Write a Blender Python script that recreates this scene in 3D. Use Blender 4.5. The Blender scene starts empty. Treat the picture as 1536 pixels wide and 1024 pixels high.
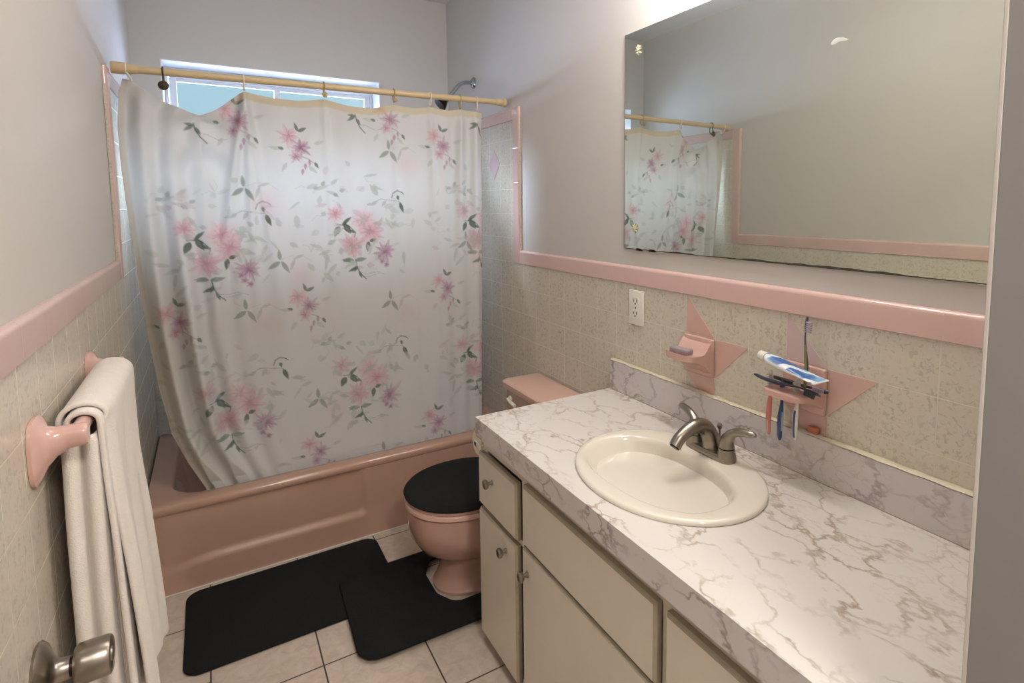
import bpy, bmesh, math, random
import numpy as np
from mathutils import Vector, Matrix
PI = math.pi
C = bpy.context.scene.collection
rnd = random.Random(7)

# ------------------------------------------------------------------ helpers
def lin(c):
    def f(v):
        v /= 255.0
        return v / 12.92 if v <= 0.04045 else ((v + 0.055) / 1.055) ** 2.4
    return (f(c[0]), f(c[1]), f(c[2]), 1.0)

class NT:
    """small node-tree writer"""
    def __init__(self, name):
        self.m = bpy.data.materials.new(name)
        self.m.use_nodes = True
        self.t = self.m.node_tree
        self.t.nodes.clear()
        self.out = self.n('ShaderNodeOutputMaterial')
        self.co = None
    def n(self, kind, **kw):
        x = self.t.nodes.new(kind)
        for k, v in kw.items():
            setattr(x, k, v)
        return x
    def l(self, a, b):
        self.t.links.new(a, b)
    def put(self, v, sock):
        if isinstance(v, bpy.types.NodeSocket):
            self.l(v, sock)
        elif v is not None:
            sock.default_value = v
    def coord(self):
        if self.co is None:
            self.co = self.n('ShaderNodeTexCoord')
        return self.co.outputs['Object']
    def math(self, op, a, b=None, c=None, clamp=False):
        x = self.n('ShaderNodeMath', operation=op, use_clamp=clamp)
        self.put(a, x.inputs[0])
        if b is not None: self.put(b, x.inputs[1])
        if c is not None: self.put(c, x.inputs[2])
        return x.outputs[0]
    def mapr(self, v, a, b, c=0.0, d=1.0):
        x = self.n('ShaderNodeMapRange')
        self.put(v, x.inputs[0])
        for i, q in enumerate((a, b, c, d)): x.inputs[i + 1].default_value = q
        return x.outputs[0]
    def mix(self, f, a, b):
        x = self.n('ShaderNodeMix', data_type='RGBA')
        self.put(f, x.inputs[0]); self.put(a, x.inputs[6]); self.put(b, x.inputs[7])
        return x.outputs[2]
    def noise(self, scale, detail=4.0, rough=0.55, vec=None, dist=0.0):
        x = self.n('ShaderNodeTexNoise')
        self.l(vec if vec is not None else self.coord(), x.inputs['Vector'])
        x.inputs['Scale'].default_value = scale
        x.inputs['Detail'].default_value = detail
        x.inputs['Roughness'].default_value = rough
        x.inputs['Distortion'].default_value = dist
        return x
    def bump(self, h, strength=0.3, dist=0.002):
        x = self.n('ShaderNodeBump')
        x.inputs['Strength'].default_value = strength
        x.inputs['Distance'].default_value = dist
        self.l(h, x.inputs['Height'])
        return x.outputs[0]
    def princ(self, col, rough=0.5, metal=0.0, normal=None, coat=0.0, spec=0.5, sheen=0.0):
        p = self.n('ShaderNodeBsdfPrincipled')
        self.put(col, p.inputs['Base Color'])
        self.put(rough, p.inputs['Roughness'])
        p.inputs['Metallic'].default_value = metal
        p.inputs['Specular IOR Level'].default_value = spec
        p.inputs['Coat Weight'].default_value = coat
        p.inputs['Coat Roughness'].default_value = 0.06
        p.inputs['Sheen Weight'].default_value = sheen
        if normal is not None: self.l(normal, p.inputs['Normal'])
        return p
    def done(self, shader):
        self.l(shader.outputs[0] if hasattr(shader, 'outputs') else shader, self.out.inputs[0])
        return self.m

def plain(name, rgb, rough=0.5, metal=0.0, coat=0.0, var=0.04, scale=18.0, bump=0.0, bscale=120.0, spec=0.5, sheen=0.0):
    t = NT(name)
    c = lin(rgb)
    n = t.noise(scale, 3)
    d = tuple(max(0.0, v * (1 - 2.2 * var)) for v in c[:3]) + (1,)
    e = tuple(min(1.0, v * (1 + 1.2 * var)) for v in c[:3]) + (1,)
    col = t.mix(n.outputs['Fac'], d, e)
    nor = None
    if bump > 0:
        nor = t.bump(t.noise(bscale, 4).outputs['Fac'], bump, 0.002)
    return t.done(t.princ(col, rough, metal, nor, coat, spec, sheen))

def grout_mask(t, axis_u, pu, ou, pv, ov, g, shift=None):
    sx = t.n('ShaderNodeSeparateXYZ'); t.l(t.coord(), sx.inputs[0])
    u = sx.outputs[axis_u]; v = sx.outputs[2]
    def one(s, p, o):
        q = t.math('DIVIDE', t.math('SUBTRACT', s, o), p)
        d = t.math('MULTIPLY', t.math('PINGPONG', q, 0.5), p)
        return t.mapr(d, g * 0.45, g * 0.75, 1.0, 0.0), q
    a, qa = one(u, pu, ou); b, qb = one(v, pv, ov)
    cell = t.n('ShaderNodeCombineXYZ')
    t.l(t.math('FLOOR', qa), cell.inputs[0]); t.l(t.math('FLOOR', qb), cell.inputs[1])
    wn = t.n('ShaderNodeTexWhiteNoise', noise_dimensions='2D'); t.l(cell.outputs[0], wn.inputs[0])
    return t.math('MAXIMUM', a, b), wn.outputs[0]

def wall_tile(name, axis, pu, ou, pv, ov, base=(206, 197, 181), speck=(170, 164, 149)):
    t = NT(name)
    m, cell = grout_mask(t, axis, pu, ou, pv, ov, 0.0022)
    n1 = t.noise(95, 3, 0.6, dist=0.6)
    n2 = t.noise(14, 3, 0.5)
    s = t.mapr(n1.outputs['Fac'], 0.52, 0.62)
    s = t.math('MULTIPLY', s, t.mapr(n2.outputs['Fac'], 0.25, 0.7, 0.25, 0.9))
    col = t.mix(s, lin(base), lin(speck))
    col = t.mix(t.math('MULTIPLY', cell, 0.22), col, lin((198, 186, 168)))
    col = t.mix(m, col, lin((208, 199, 182)))
    h = t.math('SUBTRACT', 1.0, m)
    nor = t.bump(h, 0.35, 0.0015)
    return t.done(t.princ(col, t.mapr(m, 0, 1, 0.24, 0.7), 0, nor, 0.0))

def marble(name, base=(219, 211, 208), dim=False):
    t = NT(name)
    co = t.coord()
    mp = t.n('ShaderNodeMapping'); t.l(co, mp.inputs[0])
    mp.inputs['Rotation'].default_value = (0.0, 0.0, 0.75)
    mp.inputs['Scale'].default_value = (1.0, 0.62, 1.0)
    w = t.noise(6.5, 5, 0.62, mp.outputs[0])
    va = t.n('ShaderNodeVectorMath', operation='MULTIPLY_ADD')
    t.l(w.outputs['Color'], va.inputs[0]); va.inputs[1].default_value = (0.20, 0.20, 0.20)
    t.l(mp.outputs[0], va.inputs[2])
    def veins(scale, a, b):
        v = t.n('ShaderNodeTexVoronoi', feature='DISTANCE_TO_EDGE')
        t.l(va.outputs[0], v.inputs['Vector']); v.inputs['Scale'].default_value = scale
        return t.mapr(v.outputs['Distance'], a, b, 1.0, 0.0)
    big = veins(10.5, 0.004, 0.055); fine = veins(24.0, 0.0, 0.05)
    br = t.noise(9, 4, 0.6)
    k1 = t.math('MULTIPLY', big, t.mapr(br.outputs['Fac'], 0.38, 0.62, 0.0, 0.95))
    k2 = t.math('MULTIPLY', fine, t.mapr(t.noise(5, 3).outputs['Fac'], 0.48, 0.68, 0.0, 0.7))
    cl = t.noise(3.0, 3)
    col = t.mix(cl.outputs['Fac'], lin(base), lin(tuple(v - 12 for v in base)))
    col = t.mix(k2, col, lin((182, 166, 150)))
    col = t.mix(k1, col, lin((158, 139, 122) if not dim else (146, 134, 132)))
    return t.done(t.princ(col, 0.32, 0, None, 0.0))

def setp(o, **kw):
    for k, v in kw.items():
        if v is not None: o[k] = v
    return o

def wloc(o):
    p = Vector((0, 0, 0))
    while o is not None:
        p += o.location; o = o.parent
    return p

def thing(name, label, cat, loc, group=None):
    o = bpy.data.objects.new(name, None)
    o.empty_display_size = 0.05
    C.objects.link(o); o.location = loc
    return setp(o, label=label, category=cat, group=group)

def obj(name, bm, mat, parent=None, smooth=True, label=None, angle=38):
    """bm holds world coordinates; becomes one mesh object under parent"""
    if parent is not None:
        bmesh.ops.translate(bm, verts=bm.verts, vec=-wloc(parent))
    bmesh.ops.recalc_face_normals(bm, faces=bm.faces)
    me = bpy.data.meshes.new(name)
    if smooth:
        for f in bm.faces: f.smooth = True
        lim = math.radians(angle)
        for e in bm.edges:
            if len(e.link_faces) == 2 and e.calc_face_angle(0) > lim: e.smooth = False
    bm.to_mesh(me); bm.free()
    for m in (mat if isinstance(mat, (list, tuple)) else [mat]): me.materials.append(m)
    o = bpy.data.objects.new(name, me)
    C.objects.link(o)
    if parent is not None: o.parent = parent
    if label: o['label'] = label
    return o

def top(o, label, cat, group=None):
    return setp(o, label=label, category=cat, group=group)

def struct(name, bm, mat, parent=None, smooth=False):
    o = obj(name, bm, mat, parent, smooth); o['kind'] = 'structure'
    return o

def B(): return bmesh.new()

def box(bm, x0, x1, y0, y1, z0, z1, bev=0.0, seg=2, mi=0):
    r = bmesh.ops.create_cube(bm, size=1.0)
    vs = r['verts']
    for v in vs:
        v.co = Vector(((x0 + x1) / 2 + v.co.x * (x1 - x0), (y0 + y1) / 2 + v.co.y * (y1 - y0), (z0 + z1) / 2 + v.co.z * (z1 - z0)))
    fs = set(f for v in vs for f in v.link_faces)
    for f in fs: f.material_index = mi
    if bev > 0:
        es = list(set(e for v in vs for e in v.link_edges))
        bmesh.ops.bevel(bm, geom=es, offset=bev, segments=seg, affect='EDGES', profile=0.5)
    return bm

def ring_verts(bm, pts): return [bm.verts.new(p) for p in pts]

def loft(bm, loops, cap0=True, cap1=True, mi=0, closed=True):
    rows = [ring_verts(bm, l) for l in loops]
    n = len(rows[0])
    for a, b in zip(rows, rows[1:]):
        for i in range(n if closed else n - 1):
            j = (i + 1) % n
            f = bm.faces.new((a[i], a[j], b[j], b[i])); f.material_index = mi
    if cap0: bm.faces.new(rows[0][::-1]).material_index = mi
    if cap1: bm.faces.new(rows[-1]).material_index = mi
    return rows

def frame_axes(d, ref=None):
    d = d.normalized()
    ref = ref or (Vector((0, 0, 1)) if abs(d.z) < 0.9 else Vector((0, 1, 0)))
    a = d.cross(ref).normalized(); b = a.cross(d).normalized()
    return a, b

def tube(bm, pts, rad, n=14, sq=(1.0, 1.0), mi=0, caps=True, ref=None, up=None):
    pts = [Vector(p) for p in pts]
    if not isinstance(rad, (list, tuple)): rad = [rad] * len(pts)
    loops = []; pa = None
    for i, p in enumerate(pts):
        d = (pts[min(i + 1, len(pts) - 1)] - pts[max(i - 1, 0)])
        if pa is None: a, b = frame_axes(d, ref)
        else:
            d = d.normalized(); a = (pa - d * pa.dot(d)).normalized(); b = a.cross(d).normalized()
        pa = a
        loops.append([p + a * (math.cos(2 * PI * k / n) * rad[i] * sq[0]) + b * (math.sin(2 * PI * k / n) * rad[i] * sq[1]) for k in range(n)])
    loft(bm, loops, caps, caps, mi)
    return bm

def lathe(bm, prof, origin=(0, 0, 0), axis=(0, 0, 1), n=32, mi=0, sx=1.0, sy=1.0):
    """prof: list of (radius, height along axis)"""
    o = Vector(origin); d = Vector(axis).normalized(); a, b = frame_axes(d)
    loops = [[o + d * h + a * (math.cos(2 * PI * k / n) * max(r, 1e-5) * sx) + b * (math.sin(2 * PI * k / n) * max(r, 1e-5) * sy) for k in range(n)] for r, h in prof]
    loft(bm, loops, True, True, mi)
    return bm

def bez(p, n=12):
    """Catmull-Rom through p"""
    p = [Vector(q) for q in p]; out = []
    for i in range(len(p) - 1):
        a = p[max(i - 1, 0)]; b = p[i]; c = p[i + 1]; d = p[min(i + 2, len(p) - 1)]
        for k in range(n):
            t = k / n
            out.append(0.5 * ((2 * b) + (c - a) * t + (2 * a - 5 * b + 4 * c - d) * t * t + (3 * b - a - 3 * c + d) * t ** 3))
    out.append(p[-1]); return out

def rrect(x0, x1, y0, y1, r, z, n=8):
    out = []
    for cx, cy, a0 in ((x1 - r, y1 - r, 0), (x0 + r, y1 - r, PI / 2), (x0 + r, y0 + r, PI), (x1 - r, y0 + r, 1.5 * PI)):
        for k in range(n + 1):
            a = a0 + PI / 2 * k / n
            out.append((cx + r * math.cos(a), cy + r * math.sin(a), z))
    return out

def prism(bm, pts, vec, bev=0.0, mi=0):
    vs = ring_verts(bm, pts)
    f = bm.faces.new(vs); f.material_index = mi
    r = bmesh.ops.extrude_face_region(bm, geom=[f])
    nv = [g for g in r['geom'] if isinstance(g, bmesh.types.BMVert)]
    bmesh.ops.translate(bm, verts=nv, vec=vec)
    for q in set(f for v in nv + vs for f in v.link_faces): q.material_index = mi
    if bev > 0:
        es = [g for g in r['geom'] if isinstance(g, bmesh.types.BMEdge)]
        bmesh.ops.bevel(bm, geom=es, offset=bev, segments=2, affect='EDGES', profile=0.5)
    return bm

def ss(a, b, x):
    t = min(1.0, max(0.0, (x - a) / (b - a))); return t * t * (3 - 2 * t)

def interp(x, xs, ys):
    if x <= xs[0]: return ys[0]
    for i in range(1, len(xs)):
        if x <= xs[i]:
            t = (x - xs[i - 1]) / (xs[i] - xs[i - 1]); return ys[i - 1] + (ys[i] - ys[i - 1]) * t
    return ys[-1]

# ------------------------------------------------------------------ room sizes
W = 1.52           # left wall x=0, right wall x=W
D = 0.845          # back wall (tub apron front at y=0)
YF = -2.22         # inner face of the door wall
H = 2.63
ZR0, ZR1 = 1.171, 1.235    # pink cap on the right wall
ZL0, ZL1 = 1.206, 1.2715   # pink cap on the left wall
ZA = 1.905                 # top of the alcove tile
YV = -0.087                # outer edge of the vertical pink trim

# ------------------------------------------------------------------ materials
M = {}
M['paint'] = plain('wall_paint', (199, 193, 187), 0.55, var=0.02, scale=3, bump=0.08, bscale=160)
M['ceiling'] = plain('ceiling_paint', (205, 201, 196), 0.7, var=0.02)
M['window_paint'] = plain('window_reveal_paint', (226, 226, 228), 0.5, var=0.01)
M['jamb'] = plain('jamb_shaded_grey', (140, 137, 135), 0.4, var=0.02)  # grey darkened so the jamb reads as unlit
M['tile_r'] = wall_tile('cream_speckled_tile_right', 1, 0.1205, -1.2, 0.118, ZR0)
M['tile_l'] = wall_tile('cream_speckled_tile_left', 1, 0.1205, -1.31, 0.116, ZL0)
M['tile_b'] = wall_tile('cream_speckled_tile_back', 0, 0.1205, 0.0, 0.118, ZR0)
def pink_trim_mat(name, axis, p, o):
    t = NT(name)
    sx = t.n('ShaderNodeSeparateXYZ'); t.l(t.coord(), sx.inputs[0])
    q = t.math('DIVIDE', t.math('SUBTRACT', sx.outputs[axis], o), p)
    d = t.math('MULTIPLY', t.math('PINGPONG', q, 0.5), p)
    m = t.mapr(d, 0.0008, 0.0022, 1.0, 0.0)
    n = t.noise(9, 3)
    col = t.mix(n.outputs['Fac'], lin((205, 171, 163)), lin((214, 182, 174)))
    col = t.mix(t.math('MULTIPLY', m, 0.55), col, lin((208, 184, 170)))
    return t.done(t.princ(col, 0.16, 0, t.bump(t.math('SUBTRACT', 1.0, m), 0.3, 0.001), 0.2))
M['pink_y'] = pink_trim_mat('pink_cap_tile_along_wall', 1, 0.1605, -0.804)
M['pink_z'] = pink_trim_mat('pink_cap_tile_upright', 2, 0.1605, ZR1)
M['pink_x'] = pink_trim_mat('pink_cap_tile_across', 0, 0.1605, 0.0)
M['pink'] = plain('pink_glazed_ceramic', (207, 167, 156), 0.16, coat=0.25, var=0.03)
M['accent'] = plain('pink_accent_tile', (208, 172, 160), 0.18, coat=0.2, var=0.03)
M['accent_pale'] = plain('pale_mauve_accent_tile', (203, 180, 178), 0.18, coat=0.2, var=0.03)
M['tub'] = plain('salmon_enamel', (180, 144, 126), 0.14, coat=0.3, var=0.025, scale=4)
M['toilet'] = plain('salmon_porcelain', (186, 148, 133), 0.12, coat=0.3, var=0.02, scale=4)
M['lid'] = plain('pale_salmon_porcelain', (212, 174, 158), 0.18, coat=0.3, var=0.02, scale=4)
M['cab'] = plain('cream_cabinet_paint', (212, 202, 186), 0.42, var=0.035, scale=9)
M['cab_edge'] = plain('shaded_edge_and_seam', (160, 147, 126), 0.5, var=0.1, scale=40)  # darker tone paints the shade on the bevels; also colours the seam
M['marble'] = marble('white_marble_laminate', (214, 208, 202))
M['marble_v'] = marble('white_marble_laminate_upright', (212, 205, 203), True)
M['sink'] = plain('biscuit_porcelain', (218, 210, 196), 0.1, coat=0.3, var=0.01)
M['nickel'] = plain('brushed_nickel', (156, 148, 137), 0.3, 1.0, var=0.06, scale=60)
M['nickel_dark'] = plain('dark_metal', (58, 52, 47), 0.4, 1.0, var=0.05)
M['chrome'] = plain('chrome', (185, 188, 192), 0.12, 1.0, var=0.03)
M['black_fuzz'] = plain('black_plush', (33, 34, 34), 0.95, var=0.18, scale=160, bump=0.9, bscale=420, spec=0.15, sheen=0.0)
M['white_plastic'] = plain('white_plastic', (226, 222, 210), 0.35, var=0.01)
M['rod'] = plain('cream_rod_enamel', (204, 182, 142), 0.35, var=0.06, scale=12)
M['bronze'] = plain('aged_bronze', (74, 66, 54), 0.45, 0.8, var=0.2, scale=200)
M['tan_plastic'] = plain('tan_plastic', (176, 150, 104), 0.4, var=0.06)
M['pink_plastic'] = plain('pale_pink_plastic', (222, 205, 190), 0.4, var=0.02)
M['gold'] = plain('gold_rosette', (206, 197, 166), 0.4, 0.0, var=0.1, scale=200)
M['caulk'] = plain('aged_caulk', (208, 197, 172), 0.6, var=0.12, scale=30)
M['slot'] = plain('black_slot', (30, 28, 26), 0.6, var=0.0)
M['soap'] = plain('grey_lilac_soap', (150, 138, 142), 0.45, var=0.08, scale=60)
M['paper'] = plain('bath_tissue', (226, 214, 192), 0.85, var=0.03, bump=0.2)
M['frame_w'] = plain('white_aluminium', (206, 208, 212), 0.4, var=0.02)
M['caulk_white'] = plain('white_caulk', (205, 196, 188), 0.5, var=0.06)
M['pipe'] = M['chrome']

def floor_mat():
    t = NT('beige_floor_tile')
    sx = t.n('ShaderNodeSeparateXYZ'); t.l(t.coord(), sx.inputs[0])
    X, Y = sx.outputs[0], sx.outputs[1]
    qx = t.math('DIVIDE', t.math('SUBTRACT', X, 0.505), 0.3035)
    first = t.math('LESS_THAN', X, 0.2015)
    Y2 = t.math('SUBTRACT', Y, t.math('MULTIPLY', first, 0.118))
    qy = t.math('DIVIDE', t.math('ADD', Y2, 0.042), 0.3035)
    g = 0.0042
    def ln(q):
        d = t.math('MULTIPLY', t.math('PINGPONG', q, 0.5), 0.3035)
        return t.mapr(d, g * 0.35, g * 0.75, 1.0, 0.0)
    m = t.math('MAXIMUM', ln(qx), ln(qy))
    n1 = t.noise(26, 6, 0.65, dist=0.8); n2 = t.noise(6, 4, 0.6)
    col = t.mix(t.mapr(n1.outputs['Fac'], 0.35, 0.7), lin((206, 190, 174)), lin((180, 163, 146)))
    col = t.mix(t.mapr(n2.outputs['Fac'], 0.4, 0.75, 0, 0.5), col, lin((190, 172, 156)))
    col = t.mix(m, col, lin((66, 56, 48)))
    return t.done(t.princ(col, 0.36, 0, t.bump(t.math('SUBTRACT', 1.0, m), 0.4, 0.0015)))
M['floor'] = floor_mat()

def mirror_mat():
    t = NT('old_mirror_glass')
    p = t.princ(lin((214, 218, 208)), 0.015, 1.0)
    d = t.n('ShaderNodeBsdfDiffuse'); d.inputs[0].default_value = lin((200, 200, 196))
    mx = t.n('ShaderNodeMixShader')
    t.l(t.mapr(t.noise(2.5, 4).outputs['Fac'], 0.3, 0.75, 0.05, 0.09), mx.inputs[0])
    t.l(p.outputs[0], mx.inputs[1]); t.l(d.outputs[0], mx.inputs[2])
    return t.done(mx)
M['mirror'] = mirror_mat()
M['mirror_edge'] = plain('blackened_mirror_edge', (66, 64, 56), 0.5, var=0.25, scale=50)

def pane_mat():
    t = NT('window_pane')
    tr = t.n('ShaderNodeBsdfTransparent'); tr.inputs[0].default_value = (0.93, 0.96, 0.97, 1)
    gl = t.n('ShaderNodeBsdfGlossy'); gl.inputs['Roughness'].default_value = 0.05
    fr = t.n('ShaderNodeFresnel'); fr.inputs[0].default_value = 1.45
    mx = t.n('ShaderNodeMixShader'); t.l(fr.outputs[0], mx.inputs[0])
    t.l(tr.outputs[0], mx.inputs[1]); t.l(gl.outputs[0], mx.inputs[2])
    return t.done(mx)
M['pane'] = pane_mat()

def towel_mat():
    t = NT('white_terry')
    n = t.noise(330, 3, 0.7); n2 = t.noise(40, 3)
    col = t.mix(n2.outputs['Fac'], lin((222, 212, 202)), lin((234, 226, 217)))
    h = t.math('ADD', n.outputs['Fac'], t.math('MULTIPLY', n2.outputs['Fac'], 0.6))
    return t.done(t.princ(col, 0.95, 0, t.bump(h, 0.55, 0.004), 0, 0.1, 0.15))
M['towel'] = towel_mat()

def curtain_mat():
    t = NT('floral_curtain_cloth')
    a = t.n('ShaderNodeVertexColor'); a.layer_name = 'print'
    wv = t.noise(700, 2)
    p = t.princ(a.outputs[0], 0.6, 0, t.bump(wv.outputs['Fac'], 0.08, 0.001), 0, 0.25)
    tl = t.n('ShaderNodeBsdfTranslucent'); t.l(a.outputs[0], tl.inputs[0])
    mx = t.n('ShaderNodeMixShader'); mx.inputs[0].default_value = 0.27
    t.l(p.outputs[0], mx.inputs[1]); t.l(tl.outputs[0], mx.inputs[2])
    return t.done(mx)
M['curtain'] = curtain_mat()

# ------------------------------------------------------------------ setting
struct('floor', box(B(), -0.12, W + 0.12, -3.9, D + 0.12, -0.1, 0.0), M['floor'])
struct('ceiling', box(B(), -0.12, W + 0.12, -3.9, D + 0.32, H, H + 0.1), M['ceiling'])
wl = struct('wall_left', box(B(), -0.12, 0.0, -3.9, D + 0.2, 0.0, H), M['paint'])
wr = struct('wall_right', box(B(), W, W + 0.12, -3.9, D + 0.2, 0.0, H), M['paint'])
WX0, WX1, WZ0, WZ1 = 0.114, 1.119, 1.74, 2.137
bm = B()
box(bm, -0.0, WX0, D, D + 0.2, 0, H); box(bm, WX1, W, D, D + 0.2, 0, H)
box(bm, WX0, WX1, D, D + 0.2, 0, WZ0); box(bm, WX0, WX1, D, D + 0.2, WZ1, H)
wb = struct('wall_back', bm, M['paint'])
bm = B()                                           # reveal lining of the window recess
box(bm, WX0, WX1, D + 0.001, D + 0.19, WZ1 - 0.004, WZ1); box(bm, WX0, WX1, D + 0.001, D + 0.19, WZ0, WZ0 + 0.004)
box(bm, WX0, WX0 + 0.004, D + 0.001, D + 0.19, WZ0 + 0.004, WZ1 - 0.004); box(bm, WX1 - 0.004, WX1, D + 0.001, D + 0.19, WZ0 + 0.004, WZ1 - 0.004)
struct('window_reveal', bm, M['window_paint'], wb)
# the wall with the doorway the camera looks through, and the hall behind it
DX0, DX1 = 0.06, 0.965
bm = B()
box(bm, 0.0, DX0, YF - 0.13, YF, 0, H); box(bm, DX1, W, YF - 0.13, YF, 0, H); box(bm, DX0, DX1, YF - 0.13, YF, 2.12, H)
wf = struct('wall_front', bm, M['paint'])
bm = B()
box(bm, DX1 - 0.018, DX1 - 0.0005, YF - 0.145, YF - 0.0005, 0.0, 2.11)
box(bm, DX0 + 0.0005, DX0 + 0.018, YF - 0.145, YF + 0.004, 0.0, 2.11, 0.003)
box(bm, DX0 + 0.018, DX1 - 0.018, YF - 0.145, YF + 0.004, 2.095, 2.119, 0.003)
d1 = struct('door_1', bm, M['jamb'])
struct('door_casing', box(B(), DX1 - 0.0182, DX1 + 0.05, YF - 0.0003, YF + 0.0046, 0.0, 2.11, 0.001), M['paint'], d1)
struct('wall_hall_blocker', box(B(), -0.12, W + 0.12, -4.0, -3.9, 0, H), M['paint'])  # unseen end wall, added to keep sky light out of the doorway

# window frame and panes
bm = B()
y0, y1 = D + 0.150, D + 0.190
fx0, fx1, fz0, fz1 = WX0 + 0.005, WX1 - 0.005, WZ0 + 0.005, WZ1 - 0.005
box(bm, fx0, fx0 + 0.014, y0, y1, fz0, fz1, 0.002); box(bm, fx1 - 0.014, fx1, y0, y1, fz0, fz1, 0.002)
box(bm, fx0 + 0.014, fx1 - 0.014, y0, y1, fz1 - 0.045, fz1, 0.002); box(bm, fx0 + 0.014, fx1 - 0.014, y0, y1, fz0, fz0 + 0.03, 0.002)
w1 = struct('window_1', bm, M['frame_w'])
midx = (fx0 + fx1) / 2
for k, (a, b, yy) in enumerate(((fx0 + 0.02, midx + 0.015, y0 + 0.006), (midx - 0.015, fx1 - 0.015, y0 + 0.022))):
    bm = B()
    z0, z1 = fz0 + 0.031, fz1 - 0.046
    box(bm, a, a + 0.028, yy, yy + 0.014, z0, z1, 0.0015); box(bm, b - 0.028, b, yy, yy + 0.014, z0, z1, 0.0015)
    box(bm, a + 0.028, b - 0.028, yy, yy + 0.014, z0, z0 + 0.028, 0.0015); box(bm, a + 0.028, b - 0.028, yy, yy + 0.014, z1 - 0.02, z1, 0.0015)
    s = struct('sash', bm, M['frame_w'], w1)
    struct('pane', box(B(), a + 0.0285, b - 0.0285, yy + 0.005, yy + 0.009, z0 + 0.0285, z1 - 0.0205), M['pane'], s)

# tile on the walls (slabs stand 8 mm off the paint)
T = 0.008
bm = B(); box(bm, W - T, W - 0.0002, YF + 0.001, YV, 0.001, ZR0); box(bm, W - T, W - 0.0002, YV, D - T - 0.001, 0.001, ZA - 0.058)
struct('tile_wainscot', bm, M['tile_r'], wr)
bm = B(); box(bm, 0.0002, T, YF + 0.001, YV, 0.001, ZL0); box(bm, 0.0002, T, YV, D - T - 0.001, 0.001, ZA - 0.058)
struct('tile_wainscot', bm, M['tile_l'], wl)
bm = B(); box(bm, T + 0.001, W - T - 0.001, D - T, D - 0.0002, 0.001, WZ0 - 0.06)
struct('tile_wainscot', bm, M['tile_b'], wb)

def cap_profile(wd, th):
    """bullnose section: (across 0..wd, out 0..th); rounded at the far (outer) edge"""
    pts = [(0, 0.0003), (0, th - 0.002), (0.002, th)]
    r = th - 0.001
    for k in range(9):
        a = PI / 2 * k / 8
        pts.append((wd - r + r * math.sin(a), th - r + r * math.cos(a)))
    pts.append((wd, 0.0003))
    return pts
def cap_run(name, mat, p0, p1, across, out, wd, th):
    bm = B(); p0, p1, across, out = map(Vector, (p0, p1, across, out))
    prof = cap_profile(wd, th)
    loft(bm, [[p + across * a + out * o for a, o in prof] for p in (p0, p1)])
    o = obj(name, bm, mat); o['kind'] = 'structure'
    return o
TH = 0.013
cap_run('trim_1', M['pink_y'], (W, YF + 0.001, ZR0), (W, YV, ZR0), (0, 0, 1), (-1, 0, 0), ZR1 - ZR0, TH)
cap_run('trim_2', M['pink_z'], (W, YV + 0.062, ZR0), (W, YV + 0.062, ZA), (0, -1, 0), (-1, 0, 0), 0.062, TH)
cap_run('trim_3', M['pink_y'], (W, YV + 0.062, ZA - 0.058), (W, D - 0.02, ZA - 0.058), (0, 0, 1), (-1, 0, 0), 0.058, TH)
cap_run('trim_4', M['pink_y'], (0, YF + 0.001, ZL0), (0, YV, ZL0), (0, 0, 1), (1, 0, 0), ZL1 - ZL0, TH)
cap_run('trim_5', M['pink_z'], (0, YV + 0.062, ZL0), (0, YV + 0.062, ZA), (0, -1, 0), (1, 0, 0), 0.062, TH)
cap_run('trim_6', M['pink_y'], (0, YV + 0.062, ZA - 0.058), (0, D - 0.02, ZA - 0.058), (0, 0, 1), (1, 0, 0), 0.058, TH)
cap_run('trim_7', M['pink_x'], (0.02, D, WZ0 - 0.06), (W - 0.02, D, WZ0 - 0.06), (0, 0, 1), (0, -1, 0), 0.055, TH)

# pink accent tiles set into the right wall: pinwheel triangles and the alcove diamond
def accent(pts, mat):
    bm = B(); prism(bm, [(W - T - 0.0001, y, z) for y, z in pts], (-0.0012, 0, 0))
    o = struct('accent_tile', bm, mat, wr)
P = 0.1205; g = 0.0015
Z2, Z1_ = ZR0 - 0.118, ZR0 - 0.236
def pinwheel(y, top_mat):
    accent([(y - g, Z2 + 0.118 - 2 * g), (y - P + 2 * g, Z2 + g), (y - g, Z2 + g)], top_mat)
    accent([(y - P - g, Z2 - g), (y - 2 * P + g, Z2 - g), (y - P - g, Z1_ + 2 * g)], M['accent'])
    accent([(y - P + g, Z1_ - g), (y - g, Z1_ - g), (y - P + g, Z1_ - 0.118 + 2 * g)], M['accent'])
pinwheel(-1.2, M['accent']); pinwheel(-1.5615, M['accent_pale'])
accent([(0.19, 1.726), (0.125, 1.656), (0.19, 1.576), (0.255, 1.656)], M['accent_pale'])

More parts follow.
